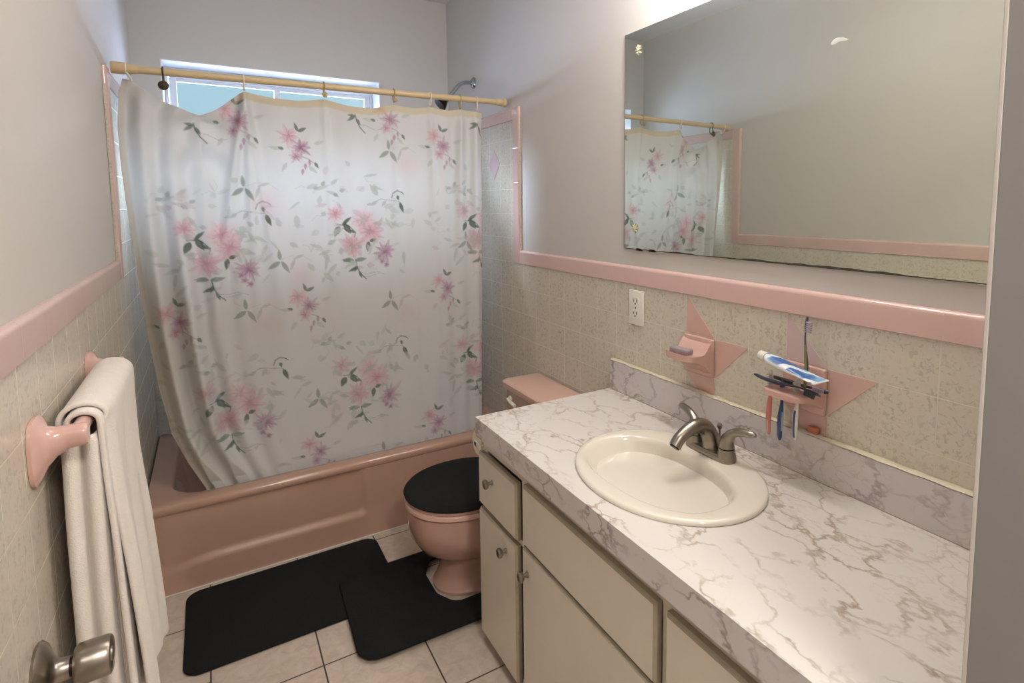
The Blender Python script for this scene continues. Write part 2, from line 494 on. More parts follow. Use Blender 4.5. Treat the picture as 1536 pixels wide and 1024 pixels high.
# ------------------------------------------------------------------ bathtub
TZ = 0.346
tubt = thing('bathtub', 'salmon pink bathtub with a plain enamel apron behind the floral shower curtain', 'bathtub', (0.76, 0.4, 0))
bm = B()
ox0, ox1, oy1 = T + 0.002, W - T - 0.002, D - T - 0.002
loops = [rrect(ox0, ox1, 0.028, oy1, 0.01, 0.001), rrect(ox0, ox1, 0.028, oy1, 0.01, TZ - 0.036),
         rrect(ox0, ox1, 0.004, oy1, 0.012, TZ - 0.032), rrect(ox0, ox1, 0.0005, oy1, 0.012, TZ - 0.022), rrect(ox0 + 0.001, ox1 - 0.001, 0.002, oy1, 0.014, TZ - 0.011),
         rrect(ox0 + 0.003, ox1 - 0.003, 0.007, oy1 - 0.002, 0.016, TZ - 0.003), rrect(ox0 + 0.006, ox1 - 0.006, 0.013, oy1 - 0.004, 0.018, TZ),
         rrect(0.086, 1.40, 0.068, 0.745, 0.13, TZ), rrect(0.092, 1.394, 0.075, 0.738, 0.125, TZ - 0.004), rrect(0.098, 1.388, 0.081, 0.732, 0.12, TZ - 0.014),
         rrect(0.118, 1.372, 0.10, 0.71, 0.12, 0.2), rrect(0.15, 1.345, 0.125, 0.685, 0.12, 0.10), rrect(0.19, 1.31, 0.16, 0.65, 0.11, 0.072), rrect(0.24, 1.26, 0.2, 0.6, 0.1, 0.066)]
loft(bm, loops)
obj('basin', bm, M['tub'], tubt)
bm = B()
nx, nz = 120, 40
def apy(x, z):
    left = ss(0.03, 0.26, x)
    m = (1 - ss(0.774, 0.792, x)) * ss(0.098, 0.128 , z + 0.018 * (1 - left)) * (0.35 + 0.65 * left)
    low = -0.004 * (1 - ss(0.0, 0.03, z)) * 0
    return 0.003 + 0.013 * m + low
gr = [[bm.verts.new((ox0 + (ox1 - ox0) * i / nx, apy(ox0 + (ox1 - ox0) * i / nx, 0.001 + (TZ - 0.035) * j / nz), 0.001 + (TZ - 0.035) * j / nz)) for i in range(nx + 1)] for j in range(nz + 1)]
bk = [[bm.verts.new((ox0 + (ox1 - ox0) * i / nx, 0.0275, 0.001 + (TZ - 0.035) * j / nz)) for i in (0, nx)] for j in (0, nz)]
for j in range(nz):
    for i in range(nx): bm.faces.new((gr[j][i], gr[j][i + 1], gr[j + 1][i + 1], gr[j + 1][i]))
bm.faces.new([v for v in gr[0]] + [bk[0][1], bk[0][0]]); bm.faces.new([v for v in gr[nz]][::-1] + [bk[1][0], bk[1][1]])
bm.faces.new([gr[j][0] for j in range(nz + 1)] + [bk[1][0], bk[0][0]]); bm.faces.new([gr[j][nx] for j in range(nz + 1)][::-1] + [bk[0][1], bk[1][1]])
bm.faces.new((bk[0][0], bk[0][1], bk[1][1], bk[1][0]))
obj('apron', bm, M['tub'], tubt, angle=60)
bm = B(); tube(bm, [(ox0 + 0.01, 0.0005, 0.003), (ox1 - 0.01, 0.0005, 0.003)], 0.0035, 8)
obj('caulk_bead', bm, M['caulk_white'], tubt)

# ------------------------------------------------------------------ shower rod, rings, head
RL, RR = Vector((0.0005 + T + TH - 0.008, 0.012, 1.918)), Vector((W - TH - 0.0005, 0.048, 1.939))
RL.x = TH + 0.001
def rod_at(x): return RL + (RR - RL) * ((x - RL.x) / (RR.x - RL.x))
rodt = thing('shower_rod', 'cream enamelled shower rod running wall to wall above the tub', 'curtain rod', (RL + RR) / 2)
d = (RR - RL).normalized()
bm = B(); tube(bm, [RL + d * 0.001, RL + (RR - RL) * 0.55, RR - d * 0.001], [0.0135, 0.0135, 0.0135], 20); obj('rod_tube', bm, M['rod'], rodt)
bm = B(); lathe(bm, [(0.019, 0.0), (0.02, 0.003), (0.0205, 0.028), (0.017, 0.06), (0.0139, 0.075)], RL, d, 24); obj('rod_flange', bm, M['rod'], rodt)
bm = B(); lathe(bm, [(0.021, 0.0), (0.021, 0.014), (0.0165, 0.018), (0.0165, 0.05), (0.0139, 0.052)], RR, -d, 24); obj('rod_flange', bm, M['rod'], rodt)

def curtain_ring(x, mat, label, tilt=0.0, rosette=None, drop=0.052, open_=False):
    c = rod_at(x)
    t = thing('curtain_ring', label, 'curtain ring', c, 'curtain rings on the shower rod')
    r = 0.0165
    pts = []
    for k in range(0, 27):
        a = math.radians(-50 + 280 * k / 26)
        pts.append((x + tilt * 0.25 * math.sin(a) * r, c.y + r * math.cos(a), c.z + r * math.sin(a)))
    pts = [Vector(p) for p in pts]
    e = Vector((x + tilt * 0.6, c.y + 0.0005, c.z - drop))
    b = Vector((x + tilt * 0.5, c.y + 0.012, c.z - drop * 0.72))
    f = Vector((x + tilt * 0.5, c.y - 0.012, c.z - drop * 0.72))
    path = bez([b, pts[0]], 3)[:-1] + pts + bez([pts[-1], f, e, b + Vector((0, 0.0002, 0.002))], 5)[1:]
    bm = B(); tube(bm, path, 0.0030, 8)
    obj('hook_wire', bm, mat, t)
    if rosette:
        rad, rmat, zc = rosette
        bm = B()
        o = Vector((x + tilt * 0.5, c.y - 0.0145 - 0.003, c.z - zc))
        lathe(bm, [(rad * 0.8, 0.0), (rad, 0.002), (rad * 0.75, 0.005), (rad * 0.35, 0.0055), (rad * 0.3, 0.008), (0.0, 0.009)], o, (0, -1, 0), 20)
        for k in range(8):
            a = 2 * PI * k / 8
            lathe(bm, [(rad * 0.22, 0.0), (rad * 0.2, 0.002), (0.0, 0.004)], o + Vector((math.cos(a) * rad * 0.78, -0.003, math.sin(a) * rad * 0.78)), (0, -1, 0), 8)
        obj('rosette', bm, rmat, t)
    return t
curtain_ring(0.056, M['white_plastic'], 'white curtain ring leaning at the left end of the rod', 0.02, drop=0.04)
curtain_ring(0.159, M['bronze'], 'loose dark ring with bronze rosette hanging free of the curtain', 0, (0.0165, M['bronze'], 0.05), 0.05)
curtain_ring(0.407, M['pink_plastic'], 'pale pink ring holding the curtain right of the sagging corner', 0, None, 0.04)
curtain_ring(0.689, M['tan_plastic'], 'tan ring with small spotted rosette at the middle of the rod', 0, (0.011, M['tan_plastic'], 0.036), 0.04)
curtain_ring(0.971, M['tan_plastic'], 'tan ring with rosette next to the right end of the window', 0, (0.009, M['tan_plastic'], 0.034), 0.04)
curtain_ring(1.133, M['white_plastic'], 'white ring on the rod just left of the shower head', 0, None, 0.044)
curtain_ring(1.275, M['tan_plastic'], 'plain tan ring in front of the shower arm', 0, None, 0.044)
curtain_ring(1.357, M['pink_plastic'], 'pale ring at the right edge of the shower curtain', 0, None, 0.05)

sh = thing('wall_shower', 'chrome shower head on a bent arm from the right wall', 'shower head', (W - 0.002, 0.45, 2.10))
bm = B(); lathe(bm, [(0.03, 0.0), (0.031, 0.004), (0.022, 0.014), (0.012, 0.018)], (W - 0.0005, 0.45, 2.105), (-1, 0, 0), 24); obj('flange', bm, M['chrome'], sh)
bm = B(); tube(bm, bez([(W - 0.012, 0.45, 2.105), (1.47, 0.45, 2.103), (1.435, 0.45, 2.085), (1.40, 0.45, 2.045), (1.37, 0.45, 2.012)], 6), 0.0108, 14); obj('shower_arm', bm, M['chrome'], sh)
bm = B(); lathe(bm, [(0.013, 0.0), (0.016, 0.01), (0.014, 0.02), (0.02, 0.03), (0.036, 0.058), (0.037, 0.066), (0.03, 0.068)], (1.374, 0.45, 2.016), (-0.75, 0, -0.66), 24); obj('spray_head', bm, M['nickel_dark'], sh)

# ------------------------------------------------------------------ shower curtain
def build_curtain():
    nu, nv = 520, 470
    zs_l = [0.20, 0.347, 0.46, 0.586, 0.78, 0.98, 1.23, 1.472, 1.60, 1.73, 1.84, 1.90]
    xs_l = [0.250, 0.202, 0.152, 0.106, 0.077, 0.054, 0.036, 0.023, 0.018, 0.017, 0.028, 0.046]
    tx = [0.0, 0.05, 0.10, 0.155, 0.215, 0.262, 0.31, 0.36, 0.40, 0.415, 0.50, 0.60, 0.685, 0.70, 0.78, 0.88, 0.965, 0.98, 1.06, 1.13, 1.14, 1.21, 1.27, 1.29, 1.35, 1.365, 1.40]
    tz = [1.870, 1.893, 1.858, 1.822, 1.794, 1.781, 1.802, 1.845, 1.879, 1.879, 1.866, 1.864, 1.878, 1.878, 1.860, 1.858, 1.881, 1.881, 1.874, 1.886, 1.886, 1.876, 1.887, 1.885, 1.882, 1.884, 1.866]
    V = np.zeros((nv + 1, nu + 1, 3)); 
    u = np.linspace(0, 1, nu + 1)
    rs = np.random.RandomState(4)
    for j in range(nv + 1):
        v = j / nv
        # left edge depends on height; iterate once using a straight estimate
        zc = 1.885 + (0.245 - 1.885) * v
        xl = np.interp(zc, zs_l, xs_l); xr = 1.381 + 0.006 * math.sin(3 * v)
        x = xl + (xr - xl) * u
        ztop = np.interp(x, tx, tz)
        kern = np.exp(-np.linspace(-2, 2, 25) ** 2); kern /= kern.sum()
        zt = np.convolve(np.pad(ztop, 12, mode='edge'), kern, mode='valid')
        z = zt + (0.245 - zt) * v
        yb = 0.040 + (0.108 - 0.040) * np.clip((1.89 - z) / (1.89 - 0.36), 0, 1.05)
        lowf = np.clip((1.9 - z) / 1.5, 0, 1)
        # folds: broad soft waves plus narrow pleats gathered at the left edge and under each ring
        w = 0.0065 * np.sin(2 * PI * (x * 3.1 + 0.10 * lowf) + 0.6) * (0.45 + 0.55 * lowf) + 0.0030 * np.sin(2 * PI * (x * 7.3) + 1.7 * lowf)
        left = np.exp(-(u / 0.155) ** 2)
        pl = 0.034 * left * np.sin(2 * PI * (u * 15.0) + 0.8 * lowf) * (0.35 + 0.65 * np.clip(lowf * 2.2, 0, 1))
        pl += -0.018 * np.exp(-((u - 0.085 - 0.03 * lowf) / 0.022) ** 2) * np.clip((1.80 - z) * 4, 0, 1)
        fold = 0
        for hx, s, dx in ((0.407, 0.026, -0.16), (0.407, 0.024, 0.015), (0.407, 0.016, 0.12), (0.689, 0.010, 0.03), (0.971, 0.012, 0.02), (1.133, 0.014, 0.03), (1.275, 0.018, -0.02), (1.345, 0.012, 0.0)):
            cx = hx + dx * (1.88 - z)
            wd = 0.012 + 0.022 * lowf
            fold = fold - s * np.exp(-((x - cx) / wd) ** 2) * np.exp(-((1.88 - z) / 0.75) ** 2 * 0.8)
        hang = np.exp(-((x - 0.24) / 0.10) ** 2) * np.exp(-((1.80 - z) / 0.30) ** 2)
        sag = 0.015 * hang * np.sin(2 * PI * ((1.80 - z) * 7 - np.abs(x - 0.26) * 4))
        right = np.exp(-((1 - u) / 0.14) ** 2)
        rp = 0.009 * right * np.sin(2 * PI * (u * 17.0) + 0.5)
        ytop = 0.0135
        topf = np.clip((1.905 - z) / 0.10, 0.25, 1)
        # tucked inside the tub rim at the bottom
        tuck = np.clip((z - 0.36) / 0.25, 0, 1)
        amp = 0.55 + 0.45 * tuck
        y = yb + (w + pl + fold + sag + rp) * topf * amp
        y = np.where(z < 0.48, np.maximum(y, 0.070 + 0.036 * np.clip((0.47 - z) / 0.11, 0, 1)), y)
        V[j, :, 0] = x; V[j, :, 1] = y; V[j, :, 2] = z
    return V
V = build_curtain()
nv, nu = V.shape[0] - 1, V.shape[1] - 1

def paint_print(X, Z):
    """flower print: every motif is laid out in the cloth's own metres"""
    n = X.size
    col = np.tile(np.array(lin((224, 224, 223))[:3]), (n, 1))
    def blend(mask_idx, a, c):
        col[mask_idx] = col[mask_idx] * (1 - a[:, None]) + np.array(c)[None, :] * a[:, None]
    def sub(x0, x1, z0, z1):
        return np.nonzero((X > x0) & (X < x1) & (Z > z0) & (Z < z1))[0]
    AA = 0.0024
    def petal(cx, cz, ang, L, Wd, c, alpha=0.85, tip=None, power=0.8, rib=None):
        r = L + AA
        i = sub(cx - r, cx + r, cz - r, cz + r)
        if i.size == 0: return
        dx, dz = X[i] - cx, Z[i] - cz
        s = (dx * math.cos(ang) + dz * math.sin(ang)) / L
        t = -dx * math.sin(ang) + dz * math.cos(ang)
        sc = np.clip(s, 0.0, 1.0)
        half = Wd * np.sin(PI * sc ** power)
        dist = half - np.abs(t)
        a = np.clip(dist / AA + 0.5, 0, 1) * ((s > 0) & (s < 1))
        c0 = np.array(lin(c)[:3])
        if tip is not None:
            c1 = np.array(lin(tip)[:3]); k = sc[:, None]
            cc = c0 * (1 - k) + c1 * k
            aa = (a * alpha)[:, None]
            col[i] = col[i] * (1 - aa) + cc * aa
        else:
            blend(i, a * alpha, c0)
        if rib:
            a2 = np.clip((0.0012 - np.abs(t)) / AA + 0.5, 0, 1) * ((s > 0) & (s < 0.95)) * 0.6
            blend(i, a2, lin(rib)[:3])
    def stem(pts, w, c, alpha=0.8):
        for (ax, az), (bx, bz) in zip(pts, pts[1:]):
            i = sub(min(ax, bx) - w - AA, max(ax, bx) + w + AA, min(az, bz) - w - AA, max(az, bz) + w + AA)
            if i.size == 0: continue
            vx, vz = bx - ax, bz - az; q = vx * vx + vz * vz + 1e-12
            t = np.clip(((X[i] - ax) * vx + (Z[i] - az) * vz) / q, 0, 1)
            dd = np.hypot(X[i] - ax - t * vx, Z[i] - az - t * vz)
            blend(i, np.clip((w - dd) / AA + 0.5, 0, 1) * alpha, lin(c)[:3])
    def wash(cx, cz, r, c, alpha):
        i = sub(cx - 2 * r, cx + 2 * r, cz - 2 * r, cz + 2 * r)
        if i.size: blend(i, alpha * np.exp(-(((X[i] - cx) / r) ** 2 + ((Z[i] - cz) / r) ** 2)), lin(c)[:3])
    SX, SZ = 0.00245, 0.00262          # one drawing unit of the motif in metres
    G1, G2, G3 = (100, 116, 108), (148, 160, 152), (192, 197, 191)
    PK, PK2, PKD = (221, 193, 198), (229, 210, 213), (194, 148, 161)
    MV, MV2 = (190, 160, 178), (214, 194, 208)
    def flower(cx, cz, r, n, c, tip, core, seed, wd=0.26, alpha=0.8):
        q = random.Random(seed)
        wash(cx, cz, r * 0.6, c, 0.22)
        for ringk, (rr, al) in enumerate(((1.0, alpha * 0.8), (0.74, alpha))):
            for k in range(n):
                a = 2 * PI * (k + 0.5 * ringk) / n + q.uniform(-0.22, 0.22)
                L_ = r * rr * q.uniform(0.74, 1.12); W_ = r * wd * 0.78 * q.uniform(0.75, 1.2)
                petal(cx, cz, a, L_, W_, tip if ringk else c, al * q.uniform(0.65, 1.0), c if ringk else tip, 0.9)
                # a darker brush stroke down one flank of the petal
                o = q.choice((-1, 1)) * W_ * 0.45
                petal(cx - o * math.sin(a), cz + o * math.cos(a), a, L_ * 0.95, W_ * 0.30, core, 0.30 + 0.25 * q.random(), tip, 0.9)
        for k in range(n):
            a = 2 * PI * k / n + q.uniform(-0.3, 0.3)
            stem([(cx + 0.12 * r * math.cos(a), cz + 0.12 * r * math.sin(a)), (cx + 0.45 * r * math.cos(a), cz + 0.45 * r * math.sin(a))], 0.0008, core, 0.6)
        wash(cx, cz, r * 0.14, core, 0.6)
    def leaf(cx, cz, deg, L, Wd, c=G1, alpha=0.85, rib=(150, 165, 155)):
        petal(cx, cz, math.radians(deg), L * 0.92, Wd * 0.78, c, alpha, None, 0.75, rib)
    def A(ox, oz, seed, full=True):
        f = lambda px, py: (ox + px * SX, oz - py * SZ)
        # faint background foliage
        for (px, py, dg, L) in ((-30, -34, 20, 26), (5, -26, 160, 22), (-6, -42, 40, 18), (78, 10, 250, 30), (84, 12, 300, 26), (92, 18, 330, 24), (-22, 58, 160, 24), (-8, 62, 200, 26), (-14, 70, 260, 30), (0, 84, 230, 30), (44, 92, 190, 26), (70, 62, 10, 28), (60, 70, 350, 26)):
            x, z = f(px, py); leaf(x, z, dg, L * SX, 4 * SX, G3, 0.6, None)
        for (px, py, dg) in ((-34, -36, 10), (-20, -40, 60), (-2, -28, 330), (8, -32, 20)):
            x, z = f(px, py); leaf(x, z, dg, 11 * SX, 4 * SX, G2, 0.5, None)
        x, z = f(0, 4);   flower(x, z, 19 * SX, 8, PK2, PK, PKD, seed + 1, 0.2)
        x, z = f(46, 16); flower(x, z, 26 * SX, 9, PK2, PK2, PKD, seed + 2, 0.3, 0.7)
        x, z = f(58, 34); flower(x, z, 27 * SX, 10, PK2, PK, PKD, seed + 3, 0.28)
        x, z = f(26, 56); flower(x, z, 26 * SX, 9, PK, PK, PKD, seed + 4, 0.2)
        x, z = f(82, 68); flower(x, z, 22 * SX, 10, MV2, MV, (160, 118, 142), seed + 5, 0.15)
        for (px, py) in ((76, 84), (84, 90), (72, 76)):
            x, z = f(px, py); flower(x, z, 7 * SX, 5, MV2, MV, (160, 118, 142), seed + px, 0.3)
        x0, z0 = f(2, 20)
        stem([f(2, 21), f(12, 22), f(22, 24), f(32, 34), f(30, 42)], 0.0014, G1)
        for (px, py, dg, L, w) in ((6, 24, 245, 21, 6.5), (14, 20, 300, 22, 6.5), (12, 20, 40, 20, 3.6), (10, 22, 30, 12, 3), (54, 50, 262, 20, 5), (56, 50, 20, 13, 4), (22, 30, 330, 12, 3)):
            x, z = f(px, py); leaf(x, z, dg, L * SX, w * SX)
        for (px, py, dg, L, w) in ((28, 80, 175, 22, 5), (30, 80, 5, 22, 5), (22, 78, 200, 14, 4)):
            x, z = f(px, py); leaf(x, z, dg, L * SX, w * SX, G2, 0.8)
        stem([f(31, 80), f(33, 92), f(40, 104), f(48, 112)], 0.0021, G1)
        for (px, py, dg, L, w) in ((33, 92, 205, 18, 3.5), (33, 88, 250, 14, 3.5), (36, 98, 290, 16, 2.6)):
            x, z = f(px, py); leaf(x, z, dg, L * SX, w * SX, G1, 0.85)
        stem([f(38, 101), f(52, 104), f(66, 101), f(80, 106)], 0.0009, G2, 0.7)
        stem([f(40, 108), f(56, 108), f(70, 104)], 0.0007, G2, 0.6)
        # curled sprig up on the right
        stem([f(96, -22), f(99, -30), f(106, -34), f(115, -31), f(118, -28)], 0.0017, G1, 0.85)
        stem([f(62, -12), f(76, -20), f(92, -18), f(108, -16), f(114, -12)], 0.0010, G2, 0.8)
        for (px, py, dg, L, w) in ((110, -14, 292, 22, 4.5), (106, -26, 280, 10, 3)):
            x, z = f(px, py); leaf(x, z, dg, L * SX, w * SX, G1, 0.9)
        for (px, py, dg, L, w) in ((86, -18, 235, 16, 4), (70, -16, 215, 14, 4), (62, -12, 190, 12, 3)):
            x, z = f(px, py); leaf(x, z, dg, L * SX, w * SX, G3, 0.7, None)
    def Bq(ox, oz, seed):
        f = lambda px, py: (ox + px * SX, oz - py * SZ)
        for (px, py, dg, L) in ((-20, 20, 170, 20), (20, 44, 320, 20), (-12, 40, 240, 18), (30, 10, 20, 18)):
            x, z = f(px, py); leaf(x, z, dg, L * SX, 4 * SX, G3, 0.55, None)
        x, z = f(-8, 0); flower(x, z, 19 * SX, 7, PK2, PK, PKD, seed, 0.22)
        x, z = f(9, 16); flower(x, z, 19 * SX, 8, MV2, MV, (164, 118, 142), seed + 1, 0.16)
        x, z = f(2, 30); flower(x, z, 13 * SX, 6, MV2, PK, (164, 118, 142), seed + 2, 0.22)
        for (px, py) in ((16, 40), (12, 48), (22, 34)):
            x, z = f(px, py); leaf(x, z, 250 + px, 12 * SX, 3 * SX, MV, 0.75, None)
        for (px, py, dg, L, w) in ((6, -8, 110, 16, 3.2), (6, -8, 25, 16, 3.6), (-16, 20, 160, 10, 3), (30, 38, 300, 12, 3)):
            x, z = f(px, py); leaf(x, z, dg, L * SX, w * SX, G1, 0.8)
        stem([f(12, 30), f(22, 34), f(32, 42)], 0.0010, G2)
    def Cq(ox, oz):
        f = lambda px, py: (ox + px * SX, oz - py * SZ)
        stem([f(0, 0), f(2, 10), f(8, 20), f(16, 28)], 0.0020, G1, 0.85)
        stem([f(4, 14), f(18, 16), f(32, 22), f(44, 20)], 0.0009, G2, 0.7)
        for (px, py, dg, L, w) in ((0, 2, 215, 18, 3.6), (0, 2, 175, 14, 3), (2, 6, 300, 14, 3)):
            x, z = f(px, py); leaf(x, z, dg, L * SX, w * SX, G1, 0.8)
    def Dq(ox, oz):
        f = lambda px, py: (ox + px * SX, oz - py * SZ)
        for (px, py, dg, L, w) in ((0, 0, 95, 20, 4), (0, 2, 215, 24, 5), (2, 2, 300, 26, 4.5), (22, 0, 250, 22, 3.5), (36, -6, 200, 20, 3)):
            x, z = f(px, py); leaf(x, z, dg, L * SX, w * SX, G3 if px > 10 else (150, 162, 154), 0.75, None)
        stem([f(0, 0), f(18, -6), f(36, -4), f(48, 4)], 0.0008, G3, 0.7)
        wash(*f(30, 24), 20 * SX, (226, 205, 205), 0.4)
    for k, (x, z) in enumerate(CUR['A']): A(x, z, 100 + 20 * k)
    for k, (x, z) in enumerate(CUR['B']): Bq(x, z, 400 + 10 * k)
    for x, z in CUR['C']: Cq(x, z)
    for x, z in CUR['D']: Dq(x, z)
    q = random.Random(77)
    for (bx, bz) in CUR['A']:
        for k in range(60):
            a = q.uniform(0, 2 * PI); r = q.uniform(0.06, 0.26)
            x, z = bx + 0.09 + r * math.cos(a) * 1.05, bz - 0.07 + r * math.sin(a)
            g_ = q.choice(((196, 202, 196), (202, 206, 202), (188, 196, 188), (212, 202, 206)))
            leaf(x, z, q.uniform(0, 360), q.uniform(10, 27) * SX, q.uniform(2.2, 6.5) * SX, g_, q.uniform(0.35, 0.75), None)
            if k % 4 == 0:
                d_ = q.uniform(0, 2 * PI)
                stem([(x, z), (x + 0.022 * math.cos(d_), z + 0.022 * math.sin(d_)), (x + 0.045 * math.cos(d_ + 0.5), z + 0.045 * math.sin(d_ + 0.5))], 0.0008, (184, 192, 184), 0.6)
    # yellowed header band and left hem
    return col
CUR = dict(
    A=[(0.719, 1.425), (0.190, 1.378), (1.288, 1.432), (0.726, 0.767), (0.227, 0.743), (1.277, 0.790)],
    B=[(0.573, 1.724), (1.166, 1.759), (0.582, 1.076), (1.182, 1.101), (0.931, 1.859), (0.359, 1.811), (0.606, 0.431), (1.133, 0.453), (0.136, 1.054)],
    C=[(0.809, 1.827), (0.239, 1.753), (1.354, 1.830)],
    D=[(0.946, 1.689), (0.389, 1.523), (0.942, 1.029), (0.376, 1.041), (1.301, 1.283), (0.503, 1.232), (0.628, 0.630), (0.896, 0.331)])

X = V[:, :, 0].ravel(); Z = V[:, :, 2].ravel()
cols = paint_print(X, Z)
Vg, Ug = np.meshgrid(np.linspace(0, 1, nv + 1), np.linspace(0, 1, nu + 1), indexing='ij')
band = (np.clip((0.019 - Vg) / 0.003, 0, 1) * np.clip((Ug - 0.24) / 0.02, 0, 1)).ravel()
hem = np.clip((0.014 - Ug) / 0.004, 0, 1).ravel()
yel = np.array(lin((216, 196, 150))[:3]); hemc = np.array(lin((206, 190, 158))[:3])
aged = (np.clip((0.13 - Ug) / 0.10, 0, 1) * np.clip((Vg - 0.25) / 0.3, 0, 1)).ravel()[:, None] * 0.45
cols = cols * (1 - aged) + cols * np.array([0.95, 0.88, 0.74]) * aged
cols = cols * (1 - 0.55 * band[:, None]) + yel * 0.55 * band[:, None]
cols = cols * (1 - 0.30 * hem[:, None]) + hemc * 0.30 * hem[:, None]
me = bpy.data.meshes.new('shower_curtain')
vv = V.reshape(-1, 3)
idx = np.arange((nv + 1) * (nu + 1)).reshape(nv + 1, nu + 1)
q = np.stack([idx[:-1, :-1], idx[:-1, 1:], idx[1:, 1:], idx[1:, :-1]], -1).reshape(-1, 4)
me.from_pydata(vv.tolist(), [], q.tolist())
at = me.color_attributes.new('print', 'FLOAT_COLOR', 'POINT')
at.data.foreach_set('color', np.concatenate([cols, np.ones((cols.shape[0], 1))], 1).ravel().astype(np.float32))
me.polygons.foreach_set('use_smooth', np.ones(len(me.polygons), dtype=bool))
me.materials.append(M['curtain'])
cur = bpy.data.objects.new('shower_curtain', me); C.objects.link(cur)
top(cur, 'white shower curtain printed with pink flowers, tucked inside the salmon tub', 'shower curtain')
md = cur.modifiers.new('cloth', 'SOLIDIFY'); md.thickness = 0.0012; md.offset = 0

# ------------------------------------------------------------------ toilet
TY = -0.478
toi = thing('toilet', 'salmon pink toilet with a low tank between the tub and the vanity', 'toilet', (1.1, TY, 0))
def ell(xf, xb, hw, z, n=40, k=2.3):
    cx, rx = (xf + xb) / 2, (xb - xf) / 2
    out = []
    for i in range(n):
        a = 2 * PI * i / n; c, s = math.cos(a), math.sin(a)
        out.append((cx + rx * math.copysign(abs(c) ** (2 / k), c), TY + hw * math.copysign(abs(s) ** (2 / k), s), z))
    return out
bm = B()
loft(bm, [ell(0.925, 1.42, 0.135, 0.001), ell(0.925, 1.42, 0.136, 0.012), ell(0.936, 1.41, 0.129, 0.020), ell(0.948, 1.40, 0.121, 0.06), ell(0.957, 1.40, 0.117, 0.105), ell(0.950, 1.40, 0.121, 0.125),
          ell(0.915, 1.40, 0.145, 0.148), ell(0.872, 1.40, 0.170, 0.178), ell(0.848, 1.40, 0.187, 0.218), ell(0.838, 1.40, 0.194, 0.262), ell(0.834, 1.40, 0.196, 0.310), ell(0.836, 1.39, 0.194, 0.330), ell(0.845, 1.38, 0.186, 0.336)])
obj('bowl', bm, M['toilet'], toi)
bm = B()
loft(bm, [ell(0.835, 1.28, 0.195, 0.3365, k=2.1), ell(0.828, 1.285, 0.201, 0.341, k=2.1), ell(0.828, 1.285, 0.201, 0.353, k=2.1), ell(0.834, 1.28, 0.196, 0.3575, k=2.1)])
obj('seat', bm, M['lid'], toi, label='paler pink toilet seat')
bm = B()
loft(bm, [ell(0.836, 1.28, 0.195, 0.358, k=2.1), ell(0.834, 1.282, 0.197, 0.361, k=2.1), ell(0.836, 1.28, 0.195, 0.369, k=2.1), ell(0.85, 1.27, 0.183, 0.371, k=2.1)])
obj('seat_lid', bm, M['toilet'], toi)
bm = B()
loft(bm, [rrect(1.345, 1.496, TY - 0.177, TY + 0.193, 0.03, 0.338), rrect(1.338, 1.497, TY - 0.184, TY + 0.2, 0.03, 0.38), rrect(1.330, 1.497, TY - 0.192, TY + 0.208, 0.03, 0.654)])
obj('tank', bm, M['toilet'], toi)
bm = B()
loft(bm, [rrect(1.322, 1.503, TY - 0.202, TY + 0.218, 0.025, 0.6545), rrect(1.318, 1.505, TY - 0.205, TY + 0.221, 0.025, 0.66), rrect(1.318, 1.505, TY - 0.205, TY + 0.221, 0.025, 0.682), rrect(1.324, 1.503, TY - 0.199, TY + 0.215, 0.022, 0.689), rrect(1.335, 1.498, TY - 0.19, TY + 0.206, 0.02, 0.691)])
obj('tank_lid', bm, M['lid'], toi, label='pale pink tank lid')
bm = B(); lathe(bm, [(0.013, 0), (0.014, 0.004), (0.009, 0.012)], (1.333, TY + 0.15, 0.618), (-1, 0, 0), 16)
tube(bm, bez([(1.318, TY + 0.152, 0.618), (1.313, TY + 0.12, 0.616), (1.312, TY + 0.075, 0.611)], 6), [0.006] * 6 + [0.0075] * 7, 10)
obj('flush_handle', bm, M['white_plastic'], toi, label='white flush handle')
bm = B()
def bump_ell(k0, z): return ell(0.827 + k0, 1.285 - k0, 0.203 - k0, z - 0.033, 72, 2.1)
loft(bm, [bump_ell(0.012, 0.4045), bump_ell(0.0, 0.408), bump_ell(-0.001, 0.413), bump_ell(0.006, 0.4215), bump_ell(0.02, 0.427), bump_ell(0.06, 0.430), bump_ell(0.13, 0.431)])
top(obj('toilet_lid_cover', bm, M['black_fuzz']), 'black plush oval cover on the closed toilet lid', 'toilet lid cover')

# ------------------------------------------------------------------ bath mats
def mat_mesh(outline, z0, h, seed):
    """closed 2-D outline -> pile mat with a rounded edge"""
    bm = B(); n = len(outline)
    cx = sum(p[0] for p in outline) / n; cy = sum(p[1] for p in outline) / n
    def inset(d):
        out = []
        for i in range(n):
            p = Vector(outline[i]).to_2d(); a = Vector(outline[i - 1]).to_2d(); b = Vector(outline[(i + 1) % n]).to_2d()
            t = (b - a).normalized(); nrm = Vector((-t.y, t.x))
            out.append(p + nrm * d)
        return out
    q = random.Random(seed)
    rows = [[(p.x, p.y, z0) for p in inset(0.004)], [(p.x, p.y, z0 + h * 0.35) for p in inset(0.0)], [(p.x, p.y, z0 + h * 0.75) for p in inset(0.001)], [(p.x, p.y, z0 + h) for p in inset(0.006)]]
    loft(bm, rows)
    return bm
def dense(pts, step=0.012):
    out = []
    for a, b in zip(pts, pts[1:] + pts[:1]):
        a, b = Vector(a), Vector(b); k = max(1, int((b - a).length / step))
        for i in range(k): out.append(tuple(a.lerp(b, i / k)))
    return out
